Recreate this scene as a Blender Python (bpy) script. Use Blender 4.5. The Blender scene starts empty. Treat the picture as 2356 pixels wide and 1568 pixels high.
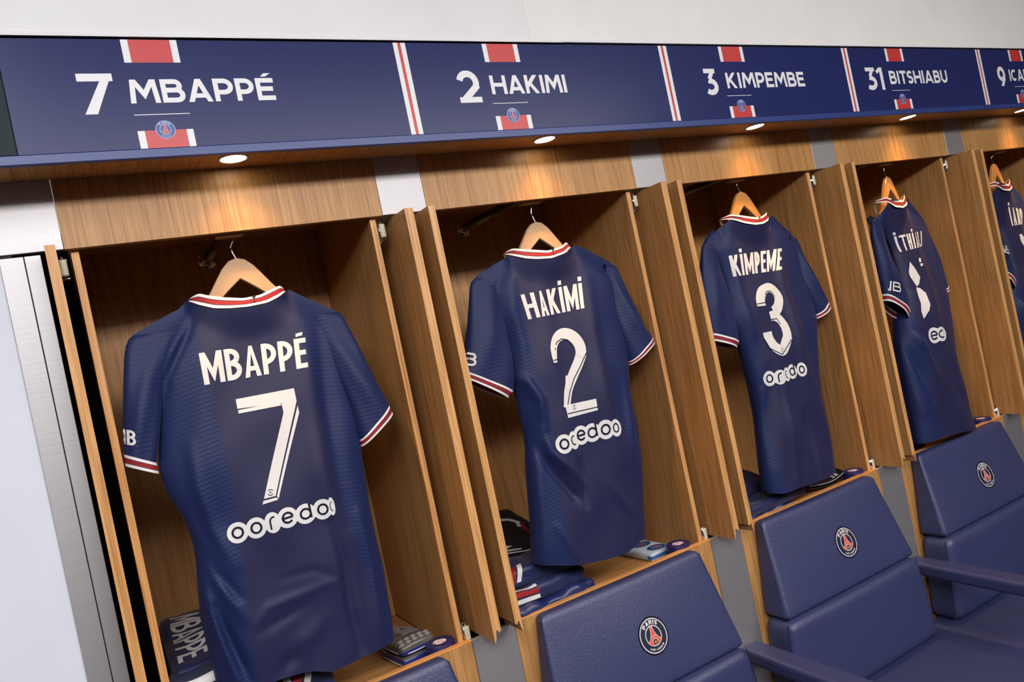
import bpy, bmesh, math, random
import numpy as np
from mathutils import Vector, Matrix
random.seed(7); rng = np.random.default_rng(7)
SC = bpy.context.scene; COL = SC.collection

# ------------------------------------------------------------------ camera
cam_d = bpy.data.cameras.new('camera'); cam = bpy.data.objects.new('camera', cam_d); COL.objects.link(cam); SC.camera = cam
cam_d.sensor_width = 36.0; cam_d.lens = 1750/2356*36; cam_d.clip_start = .05
YAW, PIT, ROL = .510, -.002, -.207
_f = Vector((math.sin(YAW)*math.cos(PIT), math.cos(YAW)*math.cos(PIT), math.sin(PIT)))
_r0 = _f.cross(Vector((0, 0, 1))).normalized(); _u0 = _r0.cross(_f)
_r = _r0*math.cos(ROL)+_u0*math.sin(ROL); _u = -_r0*math.sin(ROL)+_u0*math.cos(ROL)
M = Matrix((_r, _u, -_f)).transposed().to_4x4(); M.translation = (.0456, -1.64996, .66196); cam.matrix_world = M

# ------------------------------------------------------------------ world, light, exposure
W = bpy.data.worlds.new('world'); SC.world = W; W.use_nodes = True
W.node_tree.nodes['Background'].inputs[0].default_value = (.9, .95, 1, 1); W.node_tree.nodes['Background'].inputs[1].default_value = .4
def area(name, loc, target, sx, sy, e, col):
    l = bpy.data.lights.new(name, 'AREA'); l.shape = 'RECTANGLE'; l.size = sx; l.size_y = sy; l.energy = e; l.color = col
    o = bpy.data.objects.new(name, l); COL.objects.link(o); o.location = loc
    o.rotation_euler = (Vector(target)-Vector(loc)).to_track_quat('-Z', 'Y').to_euler(); return o
area('ceiling_light_row', (1.2, -2.7, 1.86), (1.2, -1.6, -1), 4.6, .8, 150, (1, .97, .955))
area('ceiling_light_far', (1.2, -4.2, 1.86), (1.2, -3.6, -1), 4.6, .6, 8, (1, .98, .98))
area('ceiling_light_left', (-.45, -1.75, 1.86), (-.45, -1.6, 0), .8, .9, 13, (.90, .95, 1))
SC.view_settings.view_transform = 'Standard'; SC.view_settings.look = 'None'; SC.view_settings.gamma = 1
SC.view_settings.use_curve_mapping = False; SC.view_settings.exposure = .70
SC.cycles.max_bounces = 8; SC.cycles.diffuse_bounces = 4

# ------------------------------------------------------------------ materials
def srgb(r, g, b):
    f = lambda c: c/12.92 if c <= .04045 else ((c+.055)/1.055)**2.4
    return (f(r/255), f(g/255), f(b/255), 1)
def mat(name, col, rough=.5, metal=0, spec=.5, bump=None, sheen=0, coat=0):
    m = bpy.data.materials.new(name); m.use_nodes = True; nt = m.node_tree; b = nt.nodes['Principled BSDF']
    b.inputs['Base Color'].default_value = col; b.inputs['Roughness'].default_value = rough; b.inputs['Metallic'].default_value = metal
    b.inputs['Specular IOR Level'].default_value = spec; b.inputs['Sheen Weight'].default_value = sheen; b.inputs['Coat Weight'].default_value = coat
    tc = nt.nodes.new('ShaderNodeTexCoord'); mp = nt.nodes.new('ShaderNodeMapping'); nt.links.new(tc.outputs['Object'], mp.inputs[0])
    n = nt.nodes.new('ShaderNodeTexNoise'); nt.links.new(mp.outputs[0], n.inputs['Vector'])
    sc, st, vec = bump or (6, .02, (1, 1, 1))
    mp.inputs['Scale'].default_value = vec; n.inputs['Scale'].default_value = sc; n.inputs['Detail'].default_value = 4
    if bump:
        bp = nt.nodes.new('ShaderNodeBump'); bp.inputs['Strength'].default_value = st; bp.inputs['Distance'].default_value = .002
        nt.links.new(n.outputs[0], bp.inputs['Height']); nt.links.new(bp.outputs[0], b.inputs['Normal'])
    mx = nt.nodes.new('ShaderNodeMix'); mx.data_type = 'RGBA'; mx.inputs[6].default_value = col
    mx.inputs[7].default_value = tuple(c*.88 for c in col[:3])+(1,); nt.links.new(n.outputs[0], mx.inputs[0]); nt.links.new(mx.outputs[2], b.inputs['Base Color'])
    return m
def wood(name, c0, c1, axis='z', rough=.42, scale=1.0):
    m = bpy.data.materials.new(name); m.use_nodes = True; nt = m.node_tree; N = nt.nodes.new; L = nt.links.new; b = nt.nodes['Principled BSDF']
    tc = N('ShaderNodeTexCoord'); oi = N('ShaderNodeObjectInfo'); ad = N('ShaderNodeVectorMath'); ad.operation = 'MULTIPLY_ADD'
    L(oi.outputs['Random'], ad.inputs[0]); ad.inputs[1].default_value = (7, 5, 9); L(tc.outputs['Object'], ad.inputs[2])
    def noise(sx, long, detail, dist=0):
        mp = N('ShaderNodeMapping'); v = [sx, sx, sx]; v['xyz'.index(axis)] = long; mp.inputs['Scale'].default_value = v; L(ad.outputs[0], mp.inputs[0])
        n = N('ShaderNodeTexNoise'); n.inputs['Scale'].default_value = 1; n.inputs['Detail'].default_value = detail; n.inputs['Distortion'].default_value = dist; L(mp.outputs[0], n.inputs['Vector']); return n.outputs[0]
    big = noise(14*scale, .7, 3, .6); fine = noise(150*scale, 3, 3); pore = noise(300*scale, 6, 3)
    # cathedral figure
    mp = N('ShaderNodeMapping'); v = [1, 1, 1]; v['xyz'.index(axis)] = .10; mp.inputs['Scale'].default_value = v; L(ad.outputs[0], mp.inputs[0])
    wv = N('ShaderNodeTexWave'); wv.wave_type = 'BANDS'; wv.bands_direction = 'DIAGONAL'; wv.inputs['Scale'].default_value = 22; wv.inputs['Distortion'].default_value = 7; wv.inputs['Detail'].default_value = 3; wv.inputs['Detail Scale'].default_value = 1.2; L(mp.outputs[0], wv.inputs['Vector'])
    def math_(op, a, b_, c=None):
        k = N('ShaderNodeMath'); k.operation = op
        for i, q in enumerate((a, b_, c)):
            if q is None: continue
            if isinstance(q, (int, float)): k.inputs[i].default_value = q
            else: L(q, k.inputs[i])
        return k.outputs[0]
    t = math_('ADD', math_('MULTIPLY', big, .55), math_('MULTIPLY', fine, .45)); t = math_('ADD', t, math_('MULTIPLY', wv.outputs[0], .13))
    r = N('ShaderNodeValToRGB'); r.color_ramp.elements[0].position = .36; r.color_ramp.elements[1].position = .74; r.color_ramp.elements[0].color = c1; r.color_ramp.elements[1].color = c0; L(t, r.inputs[0])
    pr = N('ShaderNodeValToRGB'); pr.color_ramp.elements[0].position = .34; pr.color_ramp.elements[1].position = .50; pr.color_ramp.elements[0].color = (.58, .50, .42, 1); pr.color_ramp.elements[1].color = (1, 1, 1, 1); L(pore, pr.inputs[0])
    mx = N('ShaderNodeMix'); mx.data_type = 'RGBA'; mx.blend_type = 'MULTIPLY'; mx.inputs[0].default_value = .55; L(r.outputs[0], mx.inputs[6]); L(pr.outputs[0], mx.inputs[7]); L(mx.outputs[2], b.inputs['Base Color'])
    bp = N('ShaderNodeBump'); bp.inputs['Strength'].default_value = .12; bp.inputs['Distance'].default_value = .001; L(pore, bp.inputs['Height']); L(bp.outputs[0], b.inputs['Normal'])
    b.inputs['Roughness'].default_value = rough; b.inputs['Specular IOR Level'].default_value = .4
    return m
def emit(name, col, s):
    m = bpy.data.materials.new(name); m.use_nodes = True; b = m.node_tree.nodes['Principled BSDF']
    b.inputs['Emission Color'].default_value = col; b.inputs['Emission Strength'].default_value = s; b.inputs['Base Color'].default_value = col; return m
def jersey(name, centre, side):
    m = bpy.data.materials.new(name); m.use_nodes = True; nt = m.node_tree; N = nt.nodes.new; L = nt.links.new; b = nt.nodes['Principled BSDF']
    uv = N('ShaderNodeUVMap'); uv.uv_map = 'cloth'; sx = N('ShaderNodeSeparateXYZ'); L(uv.outputs[0], sx.inputs[0])
    at = N('ShaderNodeAttribute'); at.attribute_name = 'side'
    def mt(op, a, b_):
        k = N('ShaderNodeMath'); k.operation = op
        for i, q in enumerate((a, b_)):
            if isinstance(q, (int, float)): k.inputs[i].default_value = q
            elif q is not None: L(q, k.inputs[i])
        return k.outputs[0]
    ns = N('ShaderNodeTexNoise'); ns.inputs['Scale'].default_value = 25; L(uv.outputs[0], ns.inputs['Vector'])
    ph = mt('ADD', mt('MULTIPLY', sx.outputs[1], 690), mt('MULTIPLY', ns.outputs[0], 2.5))
    wave = mt('POWER', mt('ADD', mt('MULTIPLY', mt('SINE', ph, None), .5), .5), 3.0)
    rib = mt('MULTIPLY', wave, at.outputs['Fac'])
    mx = N('ShaderNodeMix'); mx.data_type = 'RGBA'; mx.inputs[6].default_value = centre; mx.inputs[7].default_value = side; L(at.outputs['Fac'], mx.inputs[0])
    m2 = N('ShaderNodeMix'); m2.data_type = 'RGBA'; m2.blend_type = 'MULTIPLY'; L(mx.outputs[2], m2.inputs[6]); m2.inputs[7].default_value = (.62, .64, .72, 1); L(mt('MULTIPLY', rib, .22), m2.inputs[0]); L(m2.outputs[2], b.inputs['Base Color'])
    wv = N('ShaderNodeTexNoise'); wv.inputs['Scale'].default_value = 900; L(uv.outputs[0], wv.inputs['Vector'])
    bp = N('ShaderNodeBump'); bp.inputs['Strength'].default_value = .2; bp.inputs['Distance'].default_value = .001; L(mt('ADD', rib, mt('MULTIPLY', wv.outputs[0], .12)), bp.inputs['Height']); L(bp.outputs[0], b.inputs['Normal'])
    b.inputs['Roughness'].default_value = .52; b.inputs['Specular IOR Level'].default_value = .25; b.inputs['Sheen Weight'].default_value = .06; b.inputs['Sheen Roughness'].default_value = .4
    b.inputs['Sheen Tint'].default_value = (.75, .7, 1, 1)
    return m
MT = {}
OAK0, OAK1 = srgb(198, 148, 92), srgb(172, 122, 70)
MT['oak'] = wood('oak', OAK0, OAK1)
MT['oak_x'] = wood('oak_long', OAK0, OAK1, 'x')
MT['oak_y_lit'] = wood('oak_cross_lit', srgb(216, 160, 96), srgb(190, 132, 70), 'y')  # same oak, lightened: bounced light on the soffit is put into the colour
MT['oak_edge'] = wood('oak_edge', srgb(228, 172, 112), srgb(196, 138, 82))
MT['lipping'] = wood('lipping', srgb(235, 165, 95), srgb(222, 148, 80), 'x')
MT['beech'] = mat('beech', srgb(192, 156, 120), .5, spec=.3, bump=(60, .05, (.3, 1, 2)))
MT['beech_dark'] = mat('beech_varnished', srgb(222, 152, 82), .22, coat=.4, bump=(60, .04, (.3, 1, 2)))
MT['plaster'] = mat('plaster', srgb(240, 238, 239), .8, bump=(9, .25, (1, 1, 1)))
MT['plaster_right'] = mat('plaster_pale', srgb(246, 243, 240), .8, bump=(9, .2, (1, 1, 1)))
MT['plaster_cool'] = mat('plaster_cool', srgb(226, 228, 240), .8, bump=(9, .2, (1, 1, 1)))
MT['ceiling'] = mat('ceiling_grey', srgb(150, 150, 152), .9)
MT['steel'] = mat('brushed_steel', srgb(192, 189, 191), .53, .85, bump=(40, .05, (.25, 1, 6)))
MT['black'] = mat('black_void', srgb(14, 13, 13), .8)
MT['rubber'] = mat('black_rubber', srgb(30, 30, 32), .6)
MT['chrome'] = mat('chrome', srgb(225, 225, 228), .12, 1)
MT['rail_steel'] = mat('rail_steel', srgb(112, 106, 102), .32, 1)
MT['nylon'] = mat('nylon', srgb(214, 210, 186), .4)
MT['sign'] = mat('sign_navy', srgb(40, 47, 98), .30, spec=.2)
MT['sign_dark'] = mat('sign_dark', srgb(32, 44, 48), .5, spec=.15)
MT['rail'] = mat('rail_blue', srgb(50, 66, 128), .4)
MT['white'] = mat('print_white', srgb(240, 238, 240), .45)
MT['cloth_white'] = mat('cloth_white', srgb(230, 227, 226), .7)
MT['red'] = mat('print_red', srgb(206, 62, 62), .4)
MT['cloth_red'] = mat('cloth_red', srgb(146, 18, 30), .75)
MT['navy'] = mat('cloth_navy', srgb(30, 34, 74), .7)
MT['ink'] = mat('ink', srgb(20, 24, 48), .5, spec=.2)
MT['crest_blue'] = mat('crest_blue', srgb(38, 80, 150), .4)
MT['crest_navy'] = mat('crest_navy', srgb(32, 34, 62), .5)
MT['crest_white'] = mat('crest_white', srgb(236, 232, 230), .5)
MT['crest_lilac'] = mat('crest_lilac', srgb(196, 206, 240), .5)
MT['crest_red'] = mat('crest_red', srgb(238, 92, 72), .5)
MT['gold'] = mat('crest_gold', srgb(214, 172, 96), .5)
MT['jersey'] = jersey('jersey_cloth', srgb(37, 38, 73), srgb(27, 39, 83))  # purple of the smoother centre panel is mostly warm sheen, put into colour
MT['jersey_dark'] = mat('folded_navy', srgb(32, 40, 84), .5, bump=(30, .2, (1, 1, 1)), sheen=.1)
MT['jersey_black'] = mat('folded_black', srgb(20, 22, 36), .6, bump=(30, .2, (1, 1, 1)))
MT['satin'] = mat('satin_navy', srgb(36, 44, 92), .38, bump=(18, .2, (1, 1, 1)))
MT['leather'] = mat('leather_blue', srgb(55, 61, 102), .43, spec=.65, bump=(300, .45, (1, 1, .6)))
MT['leather_seam'] = mat('leather_seam', srgb(32, 40, 86), .5)
MT['tape'] = mat('tape_blue', srgb(40, 38, 92), .45)
MT['tape_core'] = mat('tape_core', srgb(238, 228, 230), .5)
MT['tape_print'] = mat('tape_print', srgb(212, 70, 84), .5)
MT['pad_grey'] = mat('pad_grey', srgb(150, 148, 146), .3, coat=.3)
MT['pad_dark'] = mat('pad_dark', srgb(96, 90, 84), .25, coat=.4)
MT['pad_blue'] = mat('pad_blue', srgb(40, 48, 128), .3)
MT['sock'] = mat('sock_white', srgb(205, 216, 226), .8, bump=(350, .4, (1, 1, 1)))
MT['sock_blue'] = mat('sock_blue', srgb(60, 104, 160), .8, bump=(350, .4, (1, 1, 1)))
MT['sock_dark'] = mat('sock_dark', srgb(40, 50, 72), .8)
MT['pad_black'] = mat('pad_black', srgb(22, 22, 26), .22, coat=.4)
MT['carpet'] = mat('carpet', srgb(38, 38, 46), .95)
MT['dark_wall'] = mat('dark_panelling', srgb(84, 66, 54), .6)
MT['rim'] = mat('lamp_rim', srgb(216, 196, 182), .35)
MT['lamp_glow'] = emit('lamp_glow', (1, .86, .66, 1), 9)

# ------------------------------------------------------------------ object helpers
def link(name, me, parent=None, loc=None):
    o = bpy.data.objects.new(name, me); COL.objects.link(o)
    if parent is not None: o.parent = parent
    return o
def tag(o, label=None, cat=None, group=None, kind=None):
    if label: o['label'] = label
    if cat: o['category'] = cat
    if group: o['group'] = group
    if kind: o['kind'] = kind
    return o
def thing(name, loc, label, cat, group=None):
    o = bpy.data.objects.new(name, None); COL.objects.link(o); o.location = loc; o.empty_display_size = .05
    return tag(o, label, cat, group)
def mesh(name, V, F, m, parent=None, smooth=False, idx=None, uv=None, side=None, centre=True):
    """world-space verts -> one object, its origin in the middle of the mesh (relative to the parent's place)"""
    V = np.asarray(V, float).reshape(-1, 3)
    c = V.mean(0)
    me = bpy.data.meshes.new(name); me.from_pydata((V-c).tolist(), [], F)
    for q in (m if isinstance(m, (list, tuple)) else [m]): me.materials.append(MT[q])
    if idx is not None: me.polygons.foreach_set('material_index', idx)
    if smooth: me.polygons.foreach_set('use_smooth', [True]*len(me.polygons))
    if uv is not None:
        ly = me.uv_layers.new(name='cloth'); vi = np.empty(len(me.loops), int); me.loops.foreach_get('vertex_index', vi); ly.data.foreach_set('uv', np.asarray(uv)[vi].ravel())
    if side is not None:
        at = me.attributes.new('side', 'FLOAT', 'POINT'); at.data.foreach_set('value', np.asarray(side, float))
    me.update()
    o = link(name, me, parent)
    off = np.zeros(3)
    p = parent
    while p is not None: off += np.array(p.location); p = p.parent
    o.location = c-off
    return o
def box(x0, x1, y0, y1, z0, z1, bev=.0015, seg=1):
    bm = bmesh.new(); bmesh.ops.create_cube(bm, size=1)
    for v in bm.verts: v.co = ((x0+x1)/2+v.co.x*(x1-x0), (y0+y1)/2+v.co.y*(y1-y0), (z0+z1)/2+v.co.z*(z1-z0))
    if bev: bmesh.ops.bevel(bm, geom=bm.edges[:], offset=bev, segments=seg, affect='EDGES', profile=.5)
    V = [v.co[:] for v in bm.verts]; bm.verts.index_update(); F = [[v.index for v in f.verts] for f in bm.faces]; bm.free(); return V, F
def addbox(name, b, m, parent=None, bev=.0012): V, F = box(*b, bev=bev); return mesh(name, V, F, m, parent)
def join(parts):
    V, F = [], []
    for v, f in parts:
        n = len(V); V += [tuple(q) for q in v]; F += [[i+n for i in q] for q in f]
    return V, F
def tube(pts, r, n=10, closed=False):
    P = [Vector(p) for p in pts]; V, F = [], []; k = len(P); up = Vector((.123, .456, .88)).normalized()
    for i, p in enumerate(P):
        a = P[max(i-1, 0)]; b = P[min(i+1, k-1)]; t = (b-a).normalized(); x = t.cross(up).normalized(); y = t.cross(x)
        rr = r[i] if isinstance(r, (list, tuple)) else r
        for j in range(n): an = 2*math.pi*j/n; V.append((p+x*rr*math.cos(an)+y*rr*math.sin(an))[:])
    for i in range(k-1):
        for j in range(n): F.append([i*n+j, i*n+(j+1) % n, (i+1)*n+(j+1) % n, (i+1)*n+j])
    F.append(list(range(n))); F.append(list(range((k-1)*n, k*n))[::-1]); return V, F
def lathe(prof, c, n=32, axis='z'):
    V, F = [], []
    for r, h in prof:
        for j in range(n):
            a = 2*math.pi*j/n; q = (r*math.cos(a), r*math.sin(a), h)
            if axis == 'y': q = (q[0], h, q[1])
            if axis == 'x': q = (h, q[0], q[1])
            V.append((c[0]+q[0], c[1]+q[1], c[2]+q[2]))
    k = len(prof)
    for i in range(k-1):
        for j in range(n): F.append([i*n+j, i*n+(j+1) % n, (i+1)*n+(j+1) % n, (i+1)*n+j])
    F.append(list(range(n))[::-1]); F.append(list(range((k-1)*n, k*n))); return V, F
def prism(poly, axis, a, b):
    """extrude a 2-D outline along an axis"""
    n = len(poly); V = []
    for t in (a, b):
        for p, q in poly: V.append((t, p, q) if axis == 'x' else (p, t, q) if axis == 'y' else (p, q, t))
    return V, [[i, (i+1) % n, n+(i+1) % n, n+i] for i in range(n)]+[list(range(n))[::-1], list(range(n, 2*n))]
def zones(h, r, nc, ni):
    a = [-h+r*(1-math.cos(math.pi/2*k/nc)) for k in range(nc)]; b = [-h+r+(2*h-2*r)*k/ni for k in range(ni+1)]
    return a+b+[-q for q in a[::-1]]
def soft_box(h, r, warp, nc=4, ni=10, matfn=None):
    """rounded cushion: six gridded faces of a box rounded by r, warped by a function of (x,y,z) in the box's own metres"""
    ax = [zones(h[i], r, nc, ni) for i in range(3)]; idx = {}; V = []; F = []; MI = []
    def vid(p):
        k = tuple(round(q, 6) for q in p)
        if k not in idx:
            inn = [max(-(h[i]-r), min(h[i]-r, p[i])) for i in range(3)]; d = Vector(p)-Vector(inn)
            if d.length > 1e-9: d = d.normalized()*r
            idx[k] = len(V); V.append(warp(*(Vector(inn)+d)))
        return idx[k]
    for a in range(3):
        b, c = [q for q in range(3) if q != a]
        for s in (-1, 1):
            for i in range(len(ax[b])-1):
                for j in range(len(ax[c])-1):
                    q = []
                    for ii, jj in ((i, j), (i+1, j), (i+1, j+1), (i, j+1)):
                        p = [0, 0, 0]; p[a] = s*h[a]; p[b] = ax[b][ii]; p[c] = ax[c][jj]; q.append(vid(p))
                    if len(set(q)) < 4: continue
                    cc = [0, 0, 0]; cc[a] = s; cc[b] = (ax[b][i]+ax[b][i+1])/2/h[b]; cc[c] = (ax[c][j]+ax[c][j+1])/2/h[c]
                    flip = (s > 0) == (a == 1)
                    F.append(q[::-1] if flip else q); MI.append(matfn(*cc) if matfn else 0)
    return V, F, MI

# ------------------------------------------------------------------ stroke lettering: every glyph is a set of ribbons cut to its cap height
def ribbon(pts, w, closed=False):
    P = [Vector((p[0], p[1])) for p in pts]; n = len(P); A, B = [], []
    for i in range(n):
        ww = w[i] if isinstance(w, (list, tuple)) else w
        p = P[i]; a = P[i-1] if (closed or i > 0) else None; b = P[(i+1) % n] if (closed or i < n-1) else None
        d1 = (p-a).normalized() if a is not None else None; d2 = (b-p).normalized() if b is not None else None
        d1 = d1 if d1 is not None else d2; d2 = d2 if d2 is not None else d1
        n1 = Vector((-d1.y, d1.x)); n2 = Vector((-d2.y, d2.x)); m = n1+n2
        m = m.normalized() if m.length > 1e-6 else n1
        k = ww/2/max(.32, m.dot(n1)); A.append(p+m*k); B.append(p-m*k)
    return [[A[i][:], B[i][:], B[(i+1) % n][:], A[(i+1) % n][:]] for i in range(n if closed else n-1)]
def arc(cx, cy, rx, ry, a0, a1, n=12): return [(cx+rx*math.cos(math.radians(a0+(a1-a0)*i/n)), cy+ry*math.sin(math.radians(a0+(a1-a0)*i/n))) for i in range(n+1)]
def clip(poly, a, b, c):
    """keep a*x+b*y<=c"""
    o = []; n = len(poly)
    for i in range(n):
        p, q = poly[i], poly[(i+1) % n]; dp = a*p[0]+b*p[1]-c; dq = a*q[0]+b*q[1]-c
        if dp <= 0: o.append(p)
        if dp*dq < 0: t = dp/(dp-dq); o.append((p[0]+(q[0]-p[0])*t, p[1]+(q[1]-p[1])*t))
    return o
def glyph(ch, w, h, t, style=''):
    L, Rr, B, T = t/2, w-t/2, t/2, h-t/2; cx = w/2; o = []; top = h
    S = lambda *p, **k: o.extend(ribbon(list(p), k.get('w', t)))
    if ch in 'Iİ': S((cx, 0), (cx, h))
    elif ch == 'H': S((L, 0), (L, h)); S((Rr, 0), (Rr, h)); S((L, h*.5), (Rr, h*.5))
    elif ch in 'EÉ': S((L, 0), (L, h)); S((L, T), (w, T)); S((L, B), (w, B)); S((L, h*.52), (w*.93, h*.52))
    elif ch in 'PR':
        m = h*.40 if ch == 'P' else h*.44; r = (T-m)/2; rx = min(r*1.15, Rr-L-t*.2)
        S((L, 0), (L, h)); o += ribbon([(L, T), (Rr-rx, T)]+arc(Rr-rx, m+r, rx, r, 90, -90)[1:-1]+[(Rr-rx, m), (L, m)], t)
        if ch == 'R': S((w*.45, m), (Rr+t*.35, -h*.12))
    elif ch == 'B':
        m = h*.53; S((L, 0), (L, h))
        for y0, y1, k in ((m, T, .9), (B, m, 1)):
            r = (y1-y0)/2; xr = L+(Rr-L)*k; rx = min(r*1.1, xr-L-t*.1)
            o += ribbon([(L, y1), (xr-rx, y1)]+arc(xr-rx, y0+r, rx, r, 90, -90)[1:-1]+[(xr-rx, y0), (L, y0)], t)
    elif ch == 'A':
        a = t*.52; e = h*.25; sl = (cx-a)/h; o += ribbon([(a-e*sl, -e), (cx, h), (w-a+e*sl, -e)], t*1.0); y = h*.27; S((a+sl*y, y), (w-a-sl*y, y), w=t*.92)
    elif ch == 'M':
        if style == 'sign': o += ribbon([(L*.9-w*.02, -h*.2), (w*.16, h*1.0), (cx, h*.36), (w*.84, h*1.0), (w-L*.9+w*.02, -h*.2)], t)
        else: S((L, 0), (L, h)); S((Rr, 0), (Rr, h)); o += ribbon([(L*.8, h*1.08), (cx, h*.26), (w-L*.8, h*1.08)], t*.85)
    elif ch == 'N': S((L, 0), (L, h)); S((Rr, 0), (Rr, h)); S((L*.7, h*1.1), (w-L*.7, -h*.1), w=t*.9)
    elif ch == 'K': S((L, 0), (L, h)); S((L, h*.36), (Rr+t*.1, h*1.12)); S((L+(Rr-L)*.28, h*.58), (Rr+t*.25, -h*.14))
    elif ch == 'S': 
        ry = (T-B)/4; rx = cx-L; o += ribbon(arc(cx, T-ry, rx*.93, ry, 28, 250, 14)+arc(cx, B+ry, rx, ry, 70, -152, 14), t)
    elif ch == 'T': S((0, T), (w, T)); S((cx, 0), (cx, T))
    elif ch == 'U': r = min(cx-L, h*.42); o += ribbon([(L, h), (L, B+r)]+arc(cx, B+r, cx-L, r, 180, 360, 14)[1:-1]+[(Rr, B+r), (Rr, h)], t)
    elif ch in 'CG':
        o += ribbon(arc(cx, h/2, cx-L, h/2-B, 48, 312, 22), t)
        if ch == 'G': S((cx, h*.46), (w, h*.46)); S((Rr, h*.46), (Rr, h*.2))
    elif ch == 'D': rx = min(Rr-L, h*.45); S((L, 0), (L, h)); o += ribbon([(L, T), (Rr-rx, T)]+arc(Rr-rx, h/2, rx, h/2-B, 90, -90, 16)[1:-1]+[(Rr-rx, B), (L, B)], t)
    elif ch == '-': S((w*.1, h*.45), (w*.9, h*.45))
    elif ch == '1': S((w-t*.65, 0), (w-t*.65, h)); S((0, h*.78), (w-t*.55, h*.98), w=t*.8)
    elif ch == '7': S((0, h-t*.45), (w, h-t*.45), w=t*.9); o += [[(w*.72, h*.95), (w, h), (w*.40, 0), (w*.05, 0)]]
    elif ch == '2': o += ribbon(arc(cx*.98, h-cx*.98, cx-L, cx-L, 165, -20, 14)+[(w*.84, h*.50), (t*.62, t*.3)], t); S((0, t*.42), (w, t*.42), w=t*.84)
    elif ch == '3': S((0, h-t*.42), (w*.92, h-t*.42), w=t*.84); o += ribbon([(w*.80, h*1.0), (w*.38, h*.60)], t*.9); o += ribbon([(w*.30, h*.565)]+arc(w*.40, h*.32, w*.60-L, h*.32-B, 95, -135, 16), t)
    elif ch == '9': r = cx-L; o += ribbon(arc(cx, h-B-r*1.08, r, r*1.08, 0, 360, 22)[:-1], t, True); o += ribbon([(Rr, h-B-r*1.1), (Rr-w*.06, h*.36), (w*.30, -h*.1)], t*.95)
    o = [clip(clip(p, 0, -1, 0), 0, 1, top) for p in o]; o = [p for p in o if len(p) > 2]
    if ch == 'É': o.append([(w*.34, h*1.07), (w*.62, h*1.07), (w*.92, h*1.22), (w*.55, h*1.22)] if style == 'sign' else [(w*.2, h*1.06), (w*.75, h*1.09), (w*.8, h*1.2), (w*.22, h*1.17)])
    if ch == 'İ': o.append([(cx-t/2, h*1.08), (cx+t/2, h*1.08), (cx+t/2, h*1.25), (cx-t/2, h*1.25)])
    return o
def word(txt, W_, H_, t, widths, gap=.14, style=''):
    """polys of a word in the box 0..W_, 0..H_"""
    tot = sum(widths)+gap*(len(txt)-1); k = W_/tot; x = 0; o = []
    for ch, w in zip(txt, widths): o += [[(p[0]+x, p[1]) for p in g] for g in glyph(ch, w*k, H_, t, style)]; x += (w+gap)*k
    return o
def dice(polys, st):
    """cut polys on a grid so that they follow a curved surface"""
    out = []
    for p in polys:
        xs = [q[0] for q in p]; ys = [q[1] for q in p]; L1 = [p]
        for ax_, lo, hi in ((0, min(xs), max(xs)), (1, min(ys), max(ys))):
            c = math.floor(lo/st)+1
            while c*st < hi:
                nx = []
                for q in L1:
                    a, b = (1, 0) if ax_ == 0 else (0, 1)
                    u, v = clip(q, a, b, c*st), clip(q, -a, -b, -c*st)
                    if len(u) > 2: nx.append(u)
                    if len(v) > 2: nx.append(v)
                L1 = nx; c += 1
        out += L1
    return out
def decal(name, layers, fn, parent, st=None, smooth=False):
    """layers: (material, polys, level); fn(x, y, level) -> point on the surface"""
    V, F, MI, ms = [], [], [], []
    for m, polys, lev in layers:
        if m not in ms: ms.append(m)
        polys = [(p, i % 13*.13) for i, p0 in enumerate(polys) for p in (dice([p0], st) if st else [p0])]
        for p, up in polys:
            a = sum(p[i-1][0]*p[i][1]-p[i][0]*p[i-1][1] for i in range(len(p)))
            if abs(a) < 1e-9: continue
            if a < 0: p = p[::-1]
            n = len(V); V += [fn(q[0], q[1], lev+up) for q in p]; F.append(list(range(n, n+len(p)))); MI.append(ms.index(m))
    return mesh(name, V, F, ms, parent, smooth, MI)
def disc(cx, cy, rx, ry, n=36): return [(cx+rx*math.cos(2*math.pi*i/n), cy+ry*math.sin(2*math.pi*i/n)) for i in range(n)]
def ring(cx, cy, r, w, n=40): return ribbon(arc(cx, cy, r, r, 0, 360, n)[:-1], w, True)
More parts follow.
